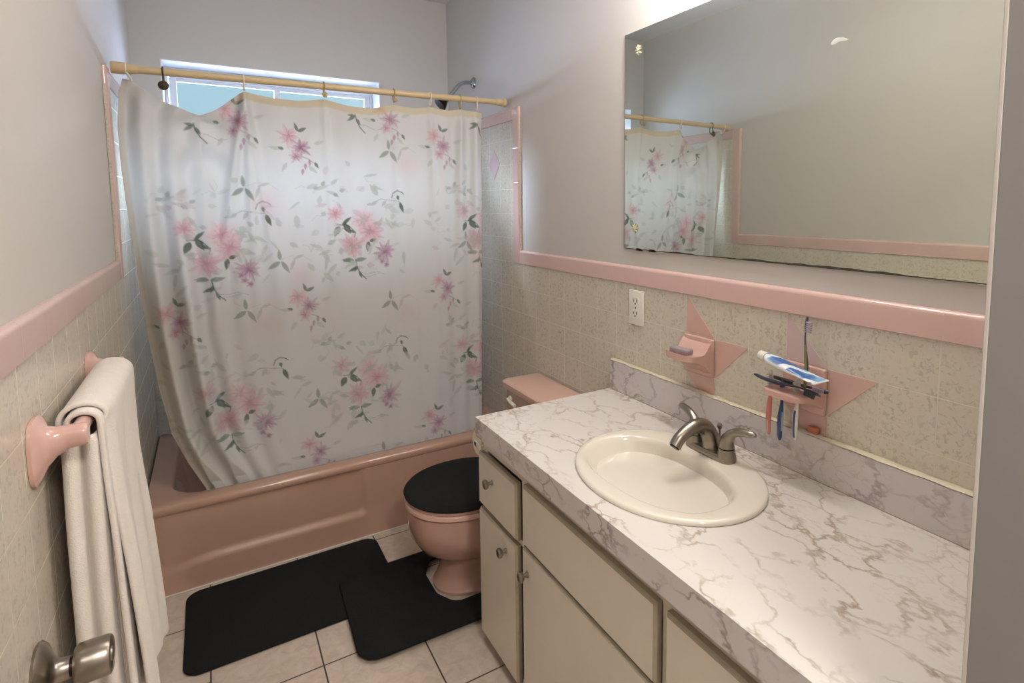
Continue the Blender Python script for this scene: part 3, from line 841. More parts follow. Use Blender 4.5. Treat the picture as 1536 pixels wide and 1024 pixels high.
def rounded(poly, radii, n=8):
    out = []
    m = len(poly)
    for i in range(m):
        p = Vector(poly[i]); a = Vector(poly[i - 1]); b = Vector(poly[(i + 1) % m])
        r = radii[i]
        u, v = (a - p).normalized(), (b - p).normalized()
        half = u.angle(v) / 2; tlen = r / math.tan(half)
        p0, p1 = p + u * tlen, p + v * tlen
        c = p + (u + v).normalized() * (r / math.sin(half))
        a0 = math.atan2(p0.y - c.y, p0.x - c.x); a1 = math.atan2(p1.y - c.y, p1.x - c.x)
        da = (a1 - a0 + PI) % (2 * PI) - PI
        for k in range(n + 1):
            t = a0 + da * k / n; out.append((c.x + r * math.cos(t), c.y + r * math.sin(t)))
    return out
o1 = dense(rounded([(0.128, -0.485), (0.812, -0.478), (0.812, -0.022), (0.125, -0.030)], [0.05, 0.06, 0.055, 0.05]))
top(obj('bath_mat', mat_mesh(o1, 0.0005, 0.012, 1), M['black_fuzz'], angle=80), 'black rectangular plush bath mat lying along the tub apron', 'bath mat', 'black bath mats on the floor')
o2 = dense(rounded([(0.598, -0.735), (1.10, -0.750), (1.10, -0.625), (0.955, -0.625), (0.9125, -0.545), (0.9125, -0.411), (0.955, -0.331), (1.10, -0.331), (1.10, -0.262), (0.617, -0.262)], [0.07, 0.03, 0.01, 0.05, 0.06, 0.06, 0.05, 0.01, 0.02, 0.04]))
top(obj('contour_mat', mat_mesh(o2, 0.0128, 0.012, 2), M['black_fuzz'], angle=80), 'black contour mat cut out around the toilet foot, overlapping the long mat', 'bath mat', 'black bath mats on the floor')

# ------------------------------------------------------------------ vanity
ZC, CX = 0.7757, 0.957         # counter top height, counter front edge
YC = -0.829                    # far end of the counter
FX = 0.985                     # carcass front
vt = thing('vanity_cabinet', 'long cream painted vanity cabinet with round knobs along the right wall', 'cabinet', (1.25, -1.5, 0))
bm = B()
ya, yb_ = YF + 0.004, YC - 0.004
xb = W - T - 0.002
for a, b in ((yb_ - 0.028, yb_ ), (-1.1255, -1.096), (-1.713, -1.690), (ya, ya + 0.03)): box(bm, FX, FX + 0.018, a, b, 0.03, 0.711)
for a, b in ((0.03, 0.055), (0.470, 0.487), (0.668, 0.711)): box(bm, FX + 0.0003, FX + 0.0177, ya + 0.03, yb_ - 0.028, a, b)
box(bm, FX + 0.018, xb, yb_ - 0.016, yb_ , 0.001, 0.711); box(bm, FX + 0.018, xb, ya, ya + 0.016, 0.001, 0.711)
box(bm, FX + 0.018, xb, ya + 0.016, yb_ - 0.016, 0.03, 0.045); box(bm, xb - 0.006, xb, ya + 0.016, yb_ - 0.016, 0.045, 0.711)
box(bm, FX + 0.045, FX + 0.06, ya + 0.016, yb_ - 0.016, 0.001, 0.03)
obj('carcass', bm, M['cab'], vt, smooth=False)
def front(name, y0, y1, z0, z1, knob=None):
    """overlay front with a routed edge, its shade painted as a darker tone"""
    bm = B(); th = 0.019; e = 0.006
    xo = FX - 0.0004
    lo = [[(xo, y, z) for y, z in ((y0, z0), (y1, z0), (y1, z1), (y0, z1))],
          [(xo - th + 0.007, y, z) for y, z in ((y0, z0), (y1, z0), (y1, z1), (y0, z1))]]
    rows = loft(bm, lo, True, False)
    r2 = ring_verts(bm, [(xo - th, y, z) for y, z in ((y0 + e, z0 + e), (y1 - e, z0 + e), (y1 - e, z1 - e), (y0 + e, z1 - e))])
    a = rows[-1]
    for i in range(4):
        j = (i + 1) % 4; f = bm.faces.new((a[i], a[j], r2[j], r2[i])); f.material_index = 1
    bm.faces.new(r2)
    for f in list(bm.faces)[:5]: f.material_index = 1 if abs(f.calc_center_median().x - xo) > 1e-4 and len(f.verts) == 4 and f not in (None,) else 0
    o = obj(name, bm, [M['cab'], M['cab_edge']], vt, smooth=False)
    if knob:
        ky, kz = knob; bm = B(); x = xo - th
        lathe(bm, [(0.008, 0.0), (0.008, 0.002), (0.0055, 0.005), (0.0055, 0.013), (0.012, 0.016), (0.0152, 0.021), (0.0152, 0.025), (0.0132, 0.027), (0.0118, 0.0262), (0.010, 0.0285), (0.004, 0.0292), (0.0, 0.0293)], (x, ky, kz), (-1, 0, 0), 28)
        obj('knob', bm, M['nickel'], o)
    return o
front('drawer', -1.090, YC + 0.003, 0.4895, 0.660, (-0.932, 0.598))
front('door', -1.088, YC + 0.003, 0.045, 0.4715, (-1.026, 0.428))
front('false_front', -1.688, -1.130, 0.503, 0.676)
front('door', -1.688, -1.126, 0.045, 0.4955, (-1.160, 0.431))
front('drawer', YF + 0.02, -1.716, 0.503, 0.676, (-1.96, 0.59))
front('door', YF + 0.02, -1.716, 0.045, 0.4955, (-1.75, 0.424))

# sink outline numbers are needed for the cut-out
SCX, SCY, SRX, SRY = 1.215, -1.440, 0.213, 0.264
ct = thing('countertop', 'white marble pattern laminate countertop with low backsplash', 'countertop', (1.24, -1.5, 0.713))
bm = B()
x0, x1, y0, y1 = CX, W - T - 0.001, YF + 0.002, YC
angs = sorted([2 * PI * k / 96 for k in range(96)] + [math.atan2(yy - SCY, xx - SCX) % (2 * PI) for xx in (x0, x1) for yy in (y0, y1)])
def outer(a):
    c, s = math.cos(a), math.sin(a); t = 1e9
    if c > 1e-9: t = min(t, (x1 - SCX) / c)
    if c < -1e-9: t = min(t, (x0 - SCX) / c)
    if s > 1e-9: t = min(t, (y1 - SCY) / s)
    if s < -1e-9: t = min(t, (y0 - SCY) / s)
    return SCX + c * t, SCY + s * t
def hole(a, k=0.93):
    c, s = math.cos(a), math.sin(a); r = 1 / math.sqrt((c / (SRX * k)) ** 2 + (s / (SRY * k)) ** 2)
    return SCX + c * r, SCY + s * r
zt, zb = ZC, 0.7125
R = [[bm.verts.new((*f(a), z)) for a in angs] for f, z in ((hole, zb), (hole, zt), (outer, zt), (outer, zb))]
n = len(angs)
for k in range(4):
    a, b = R[k], R[(k + 1) % 4]
    for i in range(n):
        j = (i + 1) % n; f = bm.faces.new((a[i], a[j], b[j], b[i])); f.material_index = 1 if k == 2 else 0
obj('worktop', bm, [M['marble'], M['marble_v']], ct, smooth=False)
bm = B(); box(bm, W - T - 0.0215, W - T - 0.001, y0, YC, ZC + 0.0003, 0.882, 0.0015)
obj('backsplash', bm, M['marble_v'], ct, smooth=False)
bm = B()
npt = 60
pts = []
q = random.Random(3)
for i in range(npt + 1):
    y = YC - 0.002 + (y0 + 0.004 - YC) * i / npt
    pts.append((W - T - 0.0115, y, 0.8845 + q.uniform(-0.0007, 0.0007)))
tube(bm, pts, [0.0062 + q.uniform(-0.0012, 0.0014) for _ in pts], 8, (1.75, 0.5))
obj('caulk_bead', bm, M['caulk'], ct)
bm = B(); tube(bm, [(W - T - 0.0222, YC - 0.001, ZC + 0.0006), (W - T - 0.0222, y0 + 0.002, ZC + 0.0006)], 0.0012, 6)
obj('seam', bm, M['cab_edge'], ct)

# sink
st = thing('sink', 'oval biscuit colored drop-in sink set in the marble countertop', 'sink', (SCX, SCY, ZC))
def sk(k, z, n=72): return [(SCX + SRX * k * math.cos(2 * PI * i / n), SCY + SRY * k * math.sin(2 * PI * i / n), z) for i in range(n)]
BX, BY, BRX, BRY = 1.188, -1.428, 0.137, 0.216
def bw(k, z, n=72, dx=0.0, e=2.35):
    out = []
    for i in range(n):
        a = 2 * PI * i / n; c, s = math.cos(a), math.sin(a)
        out.append((BX + dx + BRX * k * math.copysign(abs(c) ** (2 / e), c), BY + BRY * k * math.copysign(abs(s) ** (2 / e), s), z))
    return out
bm = B()
loops = [sk(0.915, ZC - 0.03), sk(0.92, ZC + 0.0006), sk(0.995, ZC + 0.0006), sk(1.0, ZC + 0.003), sk(0.997, ZC + 0.0075), sk(0.985, ZC + 0.0108), sk(0.965, ZC + 0.0122), sk(0.94, ZC + 0.0126),
         bw(1.055, ZC + 0.0122), bw(1.03, ZC + 0.0110), bw(1.0, ZC + 0.0062), bw(0.972, ZC - 0.003, dx=0.002), bw(0.93, ZC - 0.018, dx=0.008), bw(0.86, ZC - 0.038, dx=0.017), bw(0.76, ZC - 0.064, dx=0.030, e=2.25), bw(0.64, ZC - 0.090, dx=0.045, e=2.15), bw(0.50, ZC - 0.112, dx=0.060, e=2.1), bw(0.34, ZC - 0.126, dx=0.072, e=2.0), bw(0.16, ZC - 0.132, dx=0.076, e=2.0)]
loft(bm, loops)
obj('basin', bm, M['sink'], st, angle=60)
bm = B(); lathe(bm, [(0.024, 0.0), (0.024, 0.002), (0.018, 0.003), (0.016, 0.001), (0.0, 0.001)], (BX + 0.076, BY, ZC - 0.1315), (0, 0, 1), 24)
obj('drain', bm, M['nickel'], st)

# faucet
FXc, FY, FZ = 1.372, -1.440, ZC + 0.0128
ft = thing('faucet', 'brushed nickel two-handle faucet with arched spout at the back of the sink', 'faucet', (FXc, FY, FZ))
bm = B()
def plate(k, z, g=0.0):
    hw, rr = 0.028 * k, 0.0278 * k
    out = []
    for i in range(40):
        a = 2 * PI * i / 40; c, s = math.cos(a), math.sin(a)
        out.append((FXc + hw * c, FY + 0.052 * math.copysign(min(1, abs(s) * 1.6), s) + hw * s * (1), z))
    return out
loft(bm, [plate(1.0, FZ), plate(1.02, FZ + 0.004), plate(0.97, FZ + 0.012), plate(0.85, FZ + 0.016)])
obj('base_plate', bm, M['nickel'], ft)
bm = B()
path = bez([(FXc + 0.004, FY, FZ + 0.012), (FXc - 0.002, FY, FZ + 0.045), (FXc - 0.025, FY, FZ + 0.076), (FXc - 0.064, FY, FZ + 0.084), (FXc - 0.106, FY, FZ + 0.068), (FXc - 0.128, FY, FZ + 0.046)], 8)
m = len(path)
tube(bm, path, [0.0255 - 0.0095 * min(1, i / (m * 0.75)) for i in range(m)], 20)
obj('spout', bm, M['nickel'], ft)
bm = B(); lathe(bm, [(0.0125, 0), (0.0125, 0.003), (0.0, 0.003)], Vector(path[-1]) + (path[-1] - path[-2]).normalized() * 0.0003, path[-1] - path[-2], 18)
obj('aerator', bm, M['nickel_dark'], ft)
for s in (-1, 1):
    hy = FY + s * 0.056
    bm = B()
    lathe(bm, [(0.0255, 0.006), (0.0225, 0.022), (0.0205, 0.032)], (FXc, hy, FZ), (0, 0, 1), 28)
    obj('handle_base', bm, M['nickel'], ft)
    bm = B(); lathe(bm, [(0.0195, 0), (0.0195, 0.002)], (FXc, hy, FZ + 0.0322), (0, 0, 1), 28)
    obj('collar', bm, M['nickel_dark'], ft)
    bm = B()
    hp = bez([(FXc, hy, FZ + 0.0345), (FXc + 0.001, hy + s * 0.001, FZ + 0.055), (FXc + 0.005, hy + s * 0.016, FZ + 0.076), (FXc + 0.010, hy + s * 0.044, FZ + 0.086), (FXc + 0.016, hy + s * 0.078, FZ + 0.088)], 7)
    mm = len(hp)
    rr = [interp(i / (mm - 1), [0, 0.25, 0.5, 0.9, 1.0], [0.0202, 0.0180, 0.0115, 0.0096, 0.0045]) for i in range(mm)]
    tube(bm, hp, rr, 18)
    obj('lever_handle', bm, M['nickel'], ft)
bm = B(); tube(bm, [(FXc + 0.034, FY, FZ + 0.002), (FXc + 0.034, FY, FZ + 0.058)], 0.003, 8); lathe(bm, [(0.003, 0), (0.0062, 0.004), (0.0068, 0.012), (0.004, 0.017)], (FXc + 0.034, FY, FZ + 0.056), (0, 0, 1), 14)
obj('lift_rod', bm, M['nickel'], ft)

# toilet paper on the far side of the vanity
tp = thing('toilet_paper_roll', 'cream toilet paper roll just showing past the far end of the vanity', 'toilet paper', (1.0, -0.775, 0.66))
bm = B(); tube(bm, [(0.982, -0.781, 0.665), (0.986, -0.781, 0.665), (1.080, -0.781, 0.665), (1.084, -0.781, 0.665)], [0.039, 0.0405, 0.0405, 0.039], 32)
obj('paper', bm, M['paper'], tp)
bm = B(); tube(bm, [(0.975, -0.781, 0.665), (1.091, -0.781, 0.665)], 0.008, 12)
for xx in (0.975, 1.087):
    box(bm, xx, xx + 0.004, -0.834 + 0.0015, -0.773, 0.655, 0.675, 0.001)
box(bm, 0.979, 1.0865, -0.8325, -0.8225, 0.655, 0.675, 0.001)
obj('roll_holder', bm, M['white_plastic'], tp)

# ------------------------------------------------------------------ mirror
mt = thing('wall_mirror', 'large frameless wall mirror with gold rosette clips above the vanity', 'mirror', (W - 0.003, -1.5, 1.2945))
MY0, MZ0, MZ1 = -0.8805, 1.2945, 2.0266
bm = B(); box(bm, W - 0.0062, W - 0.0008, YF + 0.03, MY0, MZ0, MZ1)
obj('mirror_glass', bm, M['mirror'], mt, smooth=False)
bm = B(); q = random.Random(11)
pts = []
N = 90
prev = 0.0035
vs0, vs1 = [], []
for i in range(N + 1):
    y = MY0 - 0.004 + (YF + 0.034 - MY0) * i / N
    prev = min(0.006, max(0.0012, prev + q.uniform(-0.0013, 0.0013)))
    h = prev * (0.4 + 0.6 * ss(-0.95, -1.3, y)) if i > 0 else 0.002
    vs0.append((W - 0.0066, y, MZ0 - 0.0006)); vs1.append((W - 0.0066, y, MZ0 + h))
a = ring_verts(bm, vs0); b = ring_verts(bm, vs1)
for i in range(N): bm.faces.new((a[i], a[i + 1], b[i + 1], b[i]))
r = bmesh.ops.extrude_face_region(bm, geom=list(bm.faces)); bmesh.ops.translate(bm, verts=[v for v in r['geom'] if isinstance(v, bmesh.types.BMVert)], vec=(0.0003, 0, 0))
box(bm, W - 0.0066, W - 0.0008, MY0 + 0.0001, MY0 + 0.0012, MZ0, MZ1)
obj('blackened_edge', bm, M['mirror_edge'], mt, smooth=False, label='blackened worn mirror edge')
for (yy, zz) in ((-0.953, 1.962), (-0.942, 1.367)):
    bm = B(); o = Vector((W - 0.0064, yy, zz))
    lathe(bm, [(0.006, 0), (0.0065, 0.002), (0.004, 0.006), (0.0, 0.007)], o, (-1, 0, 0), 14)
    for k in range(8):
        a = 2 * PI * k / 8
        dirv = Vector((0, math.cos(a), math.sin(a)))
        tube(bm, [o + dirv * 0.005 + Vector((-0.001, 0, 0)), o + dirv * 0.011 + Vector((-0.003, 0, 0)), o + dirv * 0.017 + Vector((-0.0015, 0, 0))], [0.0016, 0.0034, 0.0012], 8, (1, 0.6))
    obj('rosette_clip', bm, M['gold'], mt, label='gold flower-shaped mirror clip')
for yy in (-0.962, -1.03):
    bm = B(); box(bm, W - 0.0085, W - 0.0008, yy - 0.014, yy + 0.014, MZ0 - 0.004, MZ0 - 0.0008, 0.0005); box(bm, W - 0.0085, W - 0.0066, yy - 0.012, yy + 0.012, MZ0 - 0.001, MZ0 + 0.004, 0.0005)
    obj('bottom_clip', bm, M['nickel_dark'], mt)
bm = B(); pts = bez([(W - 0.0064, -1.655, 1.816), (W - 0.0064, -1.673, 1.822), (W - 0.0064, -1.697, 1.817)], 5)
tube(bm, pts, [0.0025, 0.004, 0.005, 0.006, 0.006, 0.0055, 0.004, 0.0045, 0.003, 0.002, 0.001][:len(pts)], 8, (0.06, 1.0), ref=Vector((0, 0, 1)))
obj('dried_smear', bm, plain('dried_soap_film', (176, 174, 168), 0.7), mt)

# ------------------------------------------------------------------ outlet
ol = thing('wall_outlet', 'white duplex outlet on the speckled tile below the mirror corner', 'outlet', (W - T, -0.957, 1.09))
oy, oz = -0.957, 1.0925
bm = B(); box(bm, W - T - 0.0065, W - T - 0.0003, oy - 0.040, oy + 0.040, oz - 0.0605, oz + 0.0605, 0.0028, 3); obj('cover_plate', bm, M['white_plastic'], ol)
for dz in (0.0215, -0.0215):
    bm = B(); loft(bm, [[(W - T - xx, oy + y, oz + dz + z) for y, z, _ in rrect(-0.0185, 0.0185, -0.0155, 0.0155, 0.009, 0)] for xx in (0.0063, 0.0082)])
    rec = obj('receptacle', bm, M['white_plastic'], ol)
    bm = B(); xx = W - T - 0.0083
    box(bm, xx - 0.0006, xx + 0.0004, oy - 0.0085, oy - 0.006, oz + dz - 0.002, oz + dz + 0.0085); box(bm, xx - 0.0006, xx + 0.0004, oy + 0.006, oy + 0.0085, oz + dz - 0.001, oz + dz + 0.0075)
    lathe(bm, [(0.003, 0), (0.003, 0.0008)], (xx + 0.0002, oy, oz + dz - 0.0075), (-1, 0, 0), 12)
    obj('slots', bm, M['slot'], rec)
bm = B(); lathe(bm, [(0.0032, 0), (0.0032, 0.001), (0.0, 0.0016)], (W - T - 0.0064, oy, oz), (-1, 0, 0), 12); obj('screw', bm, M['nickel'], ol)

# ------------------------------------------------------------------ ceramic soap dish and toothbrush holder
def ceramic(name, label, cat, yc, holes):
    """wall plate one tile wide with a shelf that leans out of it"""
    t = thing(name, label, cat, (W - T, yc, Z1_))
    h = P / 2 - 0.001
    zb, zt = Z1_ + 0.0015, Z2 - 0.0015
    xw = W - T - 0.0005
    bm = B()
    box(bm, xw - 0.013, xw, yc - h, yc + h, zb, zt, 0.004, 3)
    obj('wall_plate', bm, M['pink'], t)
    # shelf: lofted from the plate outwards, concave underside
    bm = B(); loops = []
    zs = Z1_ + (0.072 if not holes else 0.06)
    ny = 18
    for k in range(11):
        s = k / 10
        x = xw - 0.0135 - s * (0.090 if holes else 0.086)
        top_z = zs + 0.030 * (1 - ss(0, 0.35, s)) * (1 if not holes else 0.3) - (0.004 * math.sin(PI * s) if not holes else 0.0)
        bot_z = zs - 0.012 - (0.045 if not holes else 0.028) * (1 - s) ** 2.2
        hw = (h - 0.001) * (1 - 0.06 * s) * (1 if s < 0.8 else math.sqrt(max(0.05, 1 - ((s - 0.8) / 0.22) ** 2 * 0.55)))
        lo = []
        for i in range(ny + 1):
            u = -1 + 2 * i / ny
            lip = 0.006 * (max(abs(u) ** 6, (s ** 8))) if not holes else 0.0
            lo.append((x, yc + hw * u, top_z + lip))
        for i in range(ny + 1):
            u = 1 - 2 * i / ny
            lo.append((x, yc + hw * u * 0.985, bot_z - 0.002 * (1 - u * u)))
        loops.append(lo)
    loft(bm, loops)
    obj('shelf', bm, M['pink'], t, angle=50)
    return t, zs
YS, YB = -1.2 - P / 2, -1.5615 - P / 2
sd, ZS = ceramic('soap_dish', 'pink ceramic soap dish on the tile wall left of the toothbrush holder', 'soap dish', YS, False)
tbh, ZB = ceramic('toothbrush_holder', 'pink ceramic toothbrush holder shelf on the tile wall', 'toothbrush holder', YB, True)
bm = B(); box(bm, 1.430, 1.457, YS - 0.025, YS + 0.045, ZS - 0.0005, ZS + 0.016, 0.004, 3)
bmesh.ops.rotate(bm, verts=bm.verts, cent=(1.443, YS, ZS), matrix=Matrix.Rotation(0.15, 3, 'Z'))
top(obj('soap_bar', bm, M['soap']), 'small worn grey bar of soap on the pink soap dish', 'soap')

def two(name, a, b, axis, p, lo, hi):
    t = NT(name); sx = t.n('ShaderNodeSeparateXYZ'); t.l(t.coord(), sx.inputs[0])
    n = t.noise(60, 2)
    v = t.math('ADD', t.math('DIVIDE', sx.outputs[axis], p), t.math('MULTIPLY', n.outputs['Fac'], 0.25))
    f = t.mapr(t.math('PINGPONG', v, 1.0), lo, hi)
    return t.done(t.princ(t.mix(f, lin(a), lin(b)), 0.3))
BM_ = {k: plain('plastic_' + k, c, 0.3, var=0.03) for k, c in dict(red=(206, 124, 112), blue=(60, 84, 128), navy=(38, 46, 66), white=(220, 216, 208), purple=(96, 78, 104), olive=(120, 118, 66), lilac=(170, 156, 176), charcoal=(52, 54, 58), clear=(216, 178, 168), pale_blue=(160, 178, 204)).items()}

def brush_path(p0, p1, side, n=22):
    p0, p1, side = Vector(p0), Vector(p1), Vector(side)
    return [p0.lerp(p1, i / (n - 1)) + side * (0.0035 * math.sin(i / (n - 1) * 2 * PI)) for i in range(n)]
def toothbrush(label, p0, p1, face, mats, grip=None, head=True, thick=1.0):
    """p0 = handle end, p1 = head end; face = way the bristles point"""
    t = thing('toothbrush', label, 'toothbrush', Vector(p0), 'toothbrushes at the pink holder')
    face = Vector(face).normalized(); path = brush_path(p0, p1, face); n = len(path)
    hr = [interp(i / (n - 1), [0, 0.05, 0.2, 0.38, 0.5, 0.62, 0.8, 0.86, 0.97, 1.0], [0.0022, 0.0046, 0.0052, 0.0058, 0.0046, 0.0032, 0.0028, 0.0048, 0.005, 0.0025]) * thick for i in range(n)]
    k = int(n * 0.62)
    bm = B(); tube(bm, path[:k + 1], hr[:k + 1], 12, (1.0, 0.75), ref=face); obj('handle', bm, mats[0], t)
    bm = B(); tube(bm, path[k:], hr[k:], 12, (1.1, 0.6), ref=face); obj('neck', bm, mats[1], t)
    if grip:
        g0, g1, gm = grip
        bm = B(); tube(bm, [path[i] for i in range(g0, g1)], [hr[i] * 1.16 for i in range(g0, g1)], 12, (0.55, 0.8), ref=face); obj('grip', bm, gm, t)
    if head:
        bm = B()
        d = (path[-1] - path[-6]).normalized(); sd_ = d.cross(face).normalized(); f2 = sd_.cross(d).normalized()
        if f2.dot(face) < 0: f2 = -f2
        base = path[-4]
        for i in range(6):
            for j in range(3):
                c = base + d * (-0.011 + 0.0046 * i) + sd_ * ((j - 1) * 0.0032) + f2 * 0.0015
                tube(bm, [c, c + f2 * 0.0125], [0.0015, 0.0017], 6)
        obj('bristles', bm, mats[2], t)
    return t
XH = 1.445        # line of the holder's holes
ztop = ZB + 0.001
toothbrush('clear and red toothbrush hanging leftmost from the pink holder', (1.455, YB + 0.062, 0.862), (1.457, YB + 0.064, 1.030), (-1, 0, 0), (BM_['red'], BM_['white'], BM_['white']), (1, 6, BM_['clear']), True, 1.35)
toothbrush('dark blue striped toothbrush hanging second from the left in the holder', (1.456, YB + 0.030, 0.858), (1.457, YB + 0.028, 1.012), (0, 0.3, 1), (BM_['blue'], BM_['blue'], BM_['white']), (3, 11, BM_['pale_blue']), False, 1.5)
toothbrush('white toothbrush with blue grip hanging rightmost below the holder', (1.456, YB - 0.014, 0.874), (1.458, YB - 0.014, 1.028), (-1, 0, 0), (BM_['white'], BM_['white'], BM_['white']), (1, 11, BM_['blue']), True, 1.35)
toothbrush('olive and purple toothbrush standing upright with its head against the tile', (1.462, YB - 0.030, ztop + 0.004), (1.485, YB - 0.016, 1.176), (0, -1, 0.0), (BM_['olive'], BM_['purple'], BM_['lilac']), (5, 12, BM_['charcoal']), True)
toothbrush('navy toothbrush lying across the holder under the toothpaste', (1.425, YB + 0.088, ztop + 0.022), (1.428, YB - 0.095, ztop + 0.016), (-0.4, 0, -1), (BM_['navy'], BM_['navy'], BM_['charcoal']), None, True, 1.2)
toothbrush('charcoal toothbrush lying at the back of the holder behind the toothpaste', (1.478, YB + 0.075, ztop + 0.0105), (1.478, YB - 0.082, ztop + 0.0105), (-1, 0, 0.2), (BM_['charcoal'], BM_['charcoal'], BM_['lilac']), None, True, 1.0)

# toothpaste tube resting on the brushes
def paste_mat():
    t = NT('blue_white_tube_print')
    sx = t.n('ShaderNodeSeparateXYZ'); t.l(t.coord(), sx.inputs[0])
    n = t.noise(30, 2, 0.4)
    w = t.math('ADD', sx.outputs[1], t.math('MULTIPLY', sx.outputs[0], 1.4))
    v = t.math('ADD', t.math('MULTIPLY', w, 26.0), t.math('MULTIPLY', n.outputs['Fac'], 1.3))
    s = t.mapr(t.math('PINGPONG', v, 1.0), 0.26, 0.32)
    c2 = t.mix(t.mapr(n.outputs['Fac'], 0.45, 0.6), lin((64, 104, 164)), lin((130, 176, 214)))
    up = t.n('ShaderNodeNewGeometry'); sn = t.n('ShaderNodeSeparateXYZ'); t.l(up.outputs['True Normal'], sn.inputs[0])
    s = t.math('MULTIPLY', s, t.mapr(sn.outputs[2], 0.35, 0.6))
    return t.done(t.princ(t.mix(s, lin((222, 226, 230)), c2), 0.28))
tpt = thing('toothpaste_tube', 'blue and white toothpaste tube lying across the toothbrush holder', 'toothpaste', (1.435, YB, ztop + 0.02))
pa, pb = Vector((1.441, -1.558, 1.0635)), Vector((1.438, -1.708, 1.0405))
dv = (pb - pa).normalized()
side = dv.cross(Vector((0, 0, 1))).normalized()
upv = side.cross(dv).normalized()
bm = B(); loops = []
for i in range(15):
    s = i / 14
    c = pa.lerp(pb, s)
    hw = interp(s, [0, 0.04, 0.12, 1], [0.012, 0.0165, 0.0205, 0.0275]); hh = interp(s, [0, 0.04, 0.3, 0.95, 1.0], [0.011, 0.0125, 0.0115, 0.0022, 0.0015])
    loops.append([c + side * (hw * math.copysign(abs(math.cos(a)) ** 0.8, math.cos(a))) + upv * (hh * math.copysign(abs(math.sin(a)) ** 0.9, math.sin(a))) for a in [2 * PI * k / 24 for k in range(24)]])
loft(bm, loops)
obj('tube_body', bm, paste_mat(), tpt)
bm = B(); lathe(bm, [(0.007, 0.0), (0.0125, 0.002), (0.0130, 0.004), (0.012, 0.020), (0.0105, 0.022)], pa - dv * 0.0002, -dv, 20)
obj('cap', bm, BM_['white'], tpt)
bm = B(); box(bm, -0.028, 0.028, -0.003, 0.005, -0.0012, 0.0012)
mt_ = Matrix((( side.x, dv.x, upv.x), (side.y, dv.y, upv.y), (side.z, dv.z, upv.z)))
for v in bm.verts: v.co = pb + mt_ @ v.co
obj('crimp', bm, BM_['white'], tpt, smooth=False)
bm = B(); box(bm, W - T - 0.018, W - T - 0.006, -1.668, -1.640, 0.8875, 0.904, 0.004, 2)
top(obj('orange_chip', bm, plain('orange_plastic', (188, 112, 80), 0.5)), 'small orange scrap sitting on the backsplash under the toothbrushes', 'scrap')

# ------------------------------------------------------------------ towel bar and towel
tb = thing('towel_bar', 'pink ceramic towel bar with flared posts on the left wall', 'towel bar', (T, -1.0, 1.05))
def post(yc, zc, zb, flip):
    bm = B(); loops = []
    hy, hz = 0.046, 0.055
    for s, (ky, kz, x) in enumerate(((1.0, 1.0, T + 0.0005), (1.0, 1.0, T + 0.006), (0.86, 0.86, T + 0.011), (0.56, 0.60, T + 0.018), (0.40, 0.44, T + 0.030), (0.36, 0.36, T + 0.045), (0.36, 0.34, T + 0.060), (0.38, 0.34, T + 0.066), (0.34, 0.30, T + 0.070))):
        cz = zc + (zb - zc) * ss(T, T + 0.05, x)
        e = 3.2 if s < 3 else 2.2
        lo = []
        for k in range(28):
            a = 2 * PI * k / 28; c, sn = math.cos(a), math.sin(a)
            lo.append((x, yc + hy * ky * math.copysign(abs(c) ** (2 / e), c), cz + hz * kz * math.copysign(abs(sn) ** (2 / e), sn)))
        loops.append(lo)
    loft(bm, loops)
    return obj('post', bm, M['pink'], tb, angle=50)
BXc, BZ = 0.062, 1.066
YP0, YP1 = -1.254, -0.752
post(YP0, 1.050, BZ, 1); post(YP1, 1.050, BZ, -1)
bm = B(); tube(bm, [(BXc, YP0 + 0.012, BZ), (BXc, YP1 - 0.012, BZ)], 0.0125, 18); obj('bar', bm, M['pink'], tb)

def towel_sheet(bm, prof, y0, y1, ny, fold, taper=None):
    """prof: list of (x, z) along the drape; fold(y, s) pushes the cloth outwards"""
    rows = []
    n = len(prof)
    for i in range(ny + 1):
        u = i / ny; row = []
        for k, (x, z, o) in enumerate(prof):
            s = k / (n - 1)
            ya_ = y0(z, s) if callable(y0) else y0; yb2 = y1(z, s) if callable(y1) else y1
            y = ya_ + (yb2 - ya_) * u
            dx, dz = fold(u, s, z)
            row.append(bm.verts.new((x + o * dx, y, z + dz)))
        rows.append(row)
    for a, b in zip(rows, rows[1:]):
        for k in range(n - 1): bm.faces.new((a[k], a[k + 1], b[k + 1], b[k]))
bm = B()
R1 = 0.0150
prof = []
zbot = 0.21
for k in range(36): prof.append((0.0385 - 0.004 * math.sin(k / 35 * PI), zbot + (BZ - 0.012 - zbot) * k / 35, -0.15))
for k in range(1, 12):
    a = PI - PI * k / 12
    prof.append((BXc + (R1 + 0.008) * math.cos(a), BZ + (R1 + 0.004) * math.sin(a), 0.2))
nf = 46
for k in range(nf): 
    z = BZ - 0.004 + (zbot - 0.02 - BZ) * k / (nf - 1)
    prof.append((BXc + R1 + 0.008 + 0.018 * ss(0, 1, (BZ - z) / 0.8), z, 1.0))
def fold1(u, s, z):
    dn = min(1.0, max(0.0, (BZ - z) / 0.25))
    return (0.007 * math.sin(u * 2 * PI * 1.6 + 0.6) + 0.003 * math.sin(u * 2 * PI * 4.2 + 2 * z)) * dn, 0.004 * math.sin(u * 9) * (1 if s < 0.02 or s > 0.98 else 0)
towel_sheet(bm, prof, lambda z, s: -1.196 - 0.012 * min(1, max(0, (BZ - z) / .5)), lambda z, s: -0.815 - 0.075 * min(1.0, max(0.0, (BZ - z) / 0.85)) , 60, fold1)
